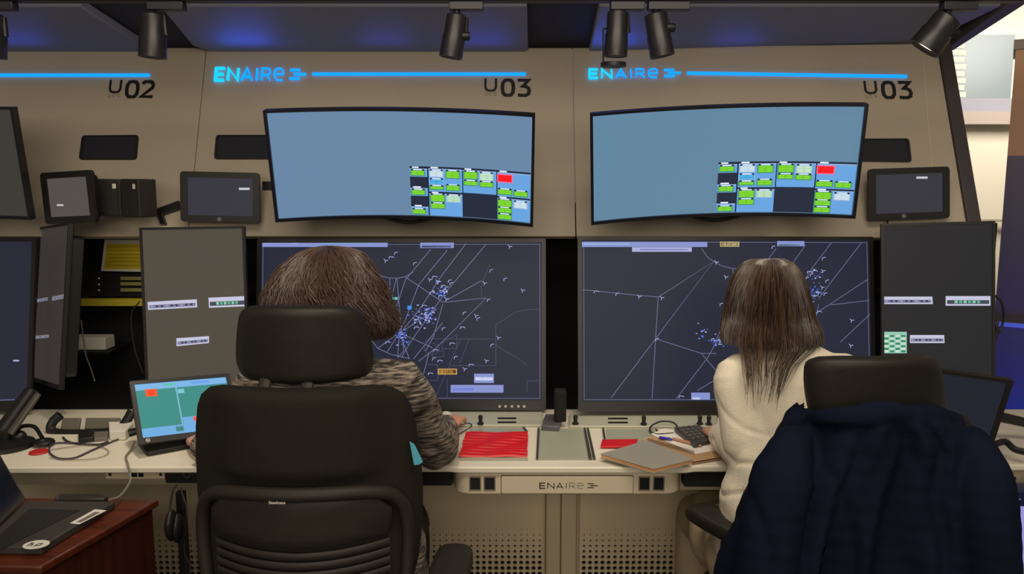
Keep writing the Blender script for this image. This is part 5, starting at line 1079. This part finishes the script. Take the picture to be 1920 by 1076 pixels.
pA = person('seated person with short wavy brown hair in a grey melange knit sweater', c, (c, 1.86, .53),
    [(.44, (c, 1.86), .15, .10), (.60, (c, 1.86), .155, .10), (.76, (c, 1.87), .13, .085), (.92, (c, 1.89), .145, .09), (1.01, (c, 1.90), .15, .085), (1.06, (c, 1.91), .10, .06)],
    (c, 1.915, 1.085), (c, 1.945, 1.215), [(c - .172, 1.91, 1.005), (c + .172, 1.91, 1.005)], [(-.705, 1.98, .795), (-.205, 2.055, .80)], [(-.85, 2.12, .785), (-.195, 2.285, .782)], [(-.895, 2.22, .772), (-.178, 2.39, .782)],
    [(c - .12, 2.28, .50), (c + .12, 2.28, .50)], [(c - .12, 2.30, .09), (c + .12, 2.30, .09)], KNIT, GREYT,
    [(.47, (c + .01, 1.87), .225, .15), (.56, (c + .01, 1.87), .225, .15), (.66, (c + .01, 1.87), .215, .14), (.78, (c, 1.88), .18, .115), (.90, (c, 1.89), .18, .115), (.98, (c, 1.90), .185, .11), (1.03, (c, 1.905), .165, .095), (1.065, (c, 1.91), .11, .078), (1.10, (c, 1.92), .072, .066)],
    look=(0, 1, -.12), hem_noise=lambda co: .004 * np.sin(co[:, 2] * 70 + 4 * np.sin(co[:, 0] * 18 + co[:, 1] * 11)) * (.5 + .5 * np.sin(co[:, 0] * 25 + 1)), sleeve=(.062, .058, .036))
hair(pA, [(463, 616, 2, .01), (467, 618, 32, .045), (478, 618, 53, .075), (500, 614, 72, .10), (530, 611, 90, .118), (560, 614, 101, .122), (590, 621, 110, .118), (612, 629, 112, .11), (632, 630, 98, .10)], 1.94,
     [hmat('hair_brown_base', (50, 36, 32)), hmat('hair_brown', (70, 51, 45)), hmat('hair_brown_mid', (82, 62, 54)), hmat('hair_brown_light', (98, 76, 66)), hmat('hair_brown_dark', (46, 33, 30)), hmat('hair_brown_deep', (58, 42, 37)), hmat('hair_brown_ash', (90, 71, 62))], 4600, 2.0, wave=(.010, 48), seed=4, thick=.0014)
def ridge(x, p): return np.clip(1 - np.abs(np.sin(x)) * p, 0, 1)
def blouse_folds(co):
    x, y, z = co[:, 0], co[:, 1], co[:, 2]
    low = np.clip((.98 - z) * 4, 0, 1); arm = np.clip((.66 - x) * 12, 0, 1)
    f = -.007 * ridge(x * 21 + 1.4 * np.sin(z * 6) + .5, 2.6) * low
    f = f + .004 * np.sin(x * 60 + 5 * np.sin(z * 9)) * low
    f = f - .006 * ridge(z * 30 + x * 22 + 1.5 * np.sin(y * 20), 2.4) * arm * np.clip((1.0 - z) * 6, 0, 1)
    return f - .005 * ridge(z * 16 - x * 14 + 1.0, 3.5) * (1 - arm) * np.clip((z - .66) * 8, 0, 1) * np.clip((1.0 - z) * 6, 0, 1)
CREAM = mat('blouse_cream', (236, 226, 204), .85, noise=(6, .05), bump=(220, .5, .003)); BEIGE = mat('trouser_beige', (174, 158, 132), .85, noise=(20, .1), bump=(120, .3, .002))
c = .735
pB = person('person with long straight brown hair in a cream blouse, leaning over the desk', c, (.715, 1.93, .54),
    [(.46, (.715, 1.93), .15, .10), (.62, (.72, 1.93), .15, .10), (.78, (.725, 1.96), .12, .085), (.92, (.73, 2.0), .135, .09), (1.01, (.73, 2.04), .14, .08), (1.05, (.72, 2.06), .09, .06)],
    (.715, 2.075, 1.07), (.702, 2.13, 1.175), [(c - .150, 2.04, .995), (c + .150, 2.04, .995)], [(.592, 1.99, .815), (.93, 2.02, .80)], [(.590, 2.185, .782), (.86, 2.22, .782)], [(.60, 2.30, .772), (.80, 2.32, .772)],
    [(.575, 2.29, .50), (.86, 2.29, .50)], [(.57, 2.33, .09), (.86, 2.33, .09)], CREAM, BEIGE,
    [(.56, (.725, 1.94), .20, .15), (.64, (.725, 1.94), .20, .145), (.74, (.728, 1.95), .186, .13), (.84, (.738, 1.98), .166, .118), (.93, (.742, 2.01), .152, .115), (1.0, (.738, 2.035), .160, .105), (1.035, (.73, 2.05), .15, .09), (1.065, (.72, 2.065), .10, .075), (1.085, (.715, 2.075), .070, .064)],
    look=(0, 1, -.55), hem_noise=blouse_folds, sleeve=(.056, .052, .040))
hair(pB, [(487, 1448, 2, .01), (490, 1448, 28, .04), (498, 1450, 44, .065), (515, 1452, 57, .085), (540, 1453, 68, .098), (575, 1455, 76, .105), (605, 1456, 82, .105), (632, 1458, 90, .10), (656, 1460, 92, .10), (690, 1444, 64, .12), (725, 1436, 48, .13), (768, 1428, 32, .135)], 2.12,
     [hmat('hair_dark_base', (40, 28, 22)), hmat('hair_dark', (50, 35, 28)), hmat('hair_dark_light', (70, 51, 40)), hmat('hair_dark_deep', (38, 26, 21)), hmat('hair_dark_sheen', (84, 64, 49))], 4200, 1.9, tail=.735, wave=(.0030, 34), seed=9, thick=.0013, Yz=lambda z: 2.12 - max(0, min(.125, (1.14 - z) * .95)))  # sheen strands put the hair's shine in as a lighter colour
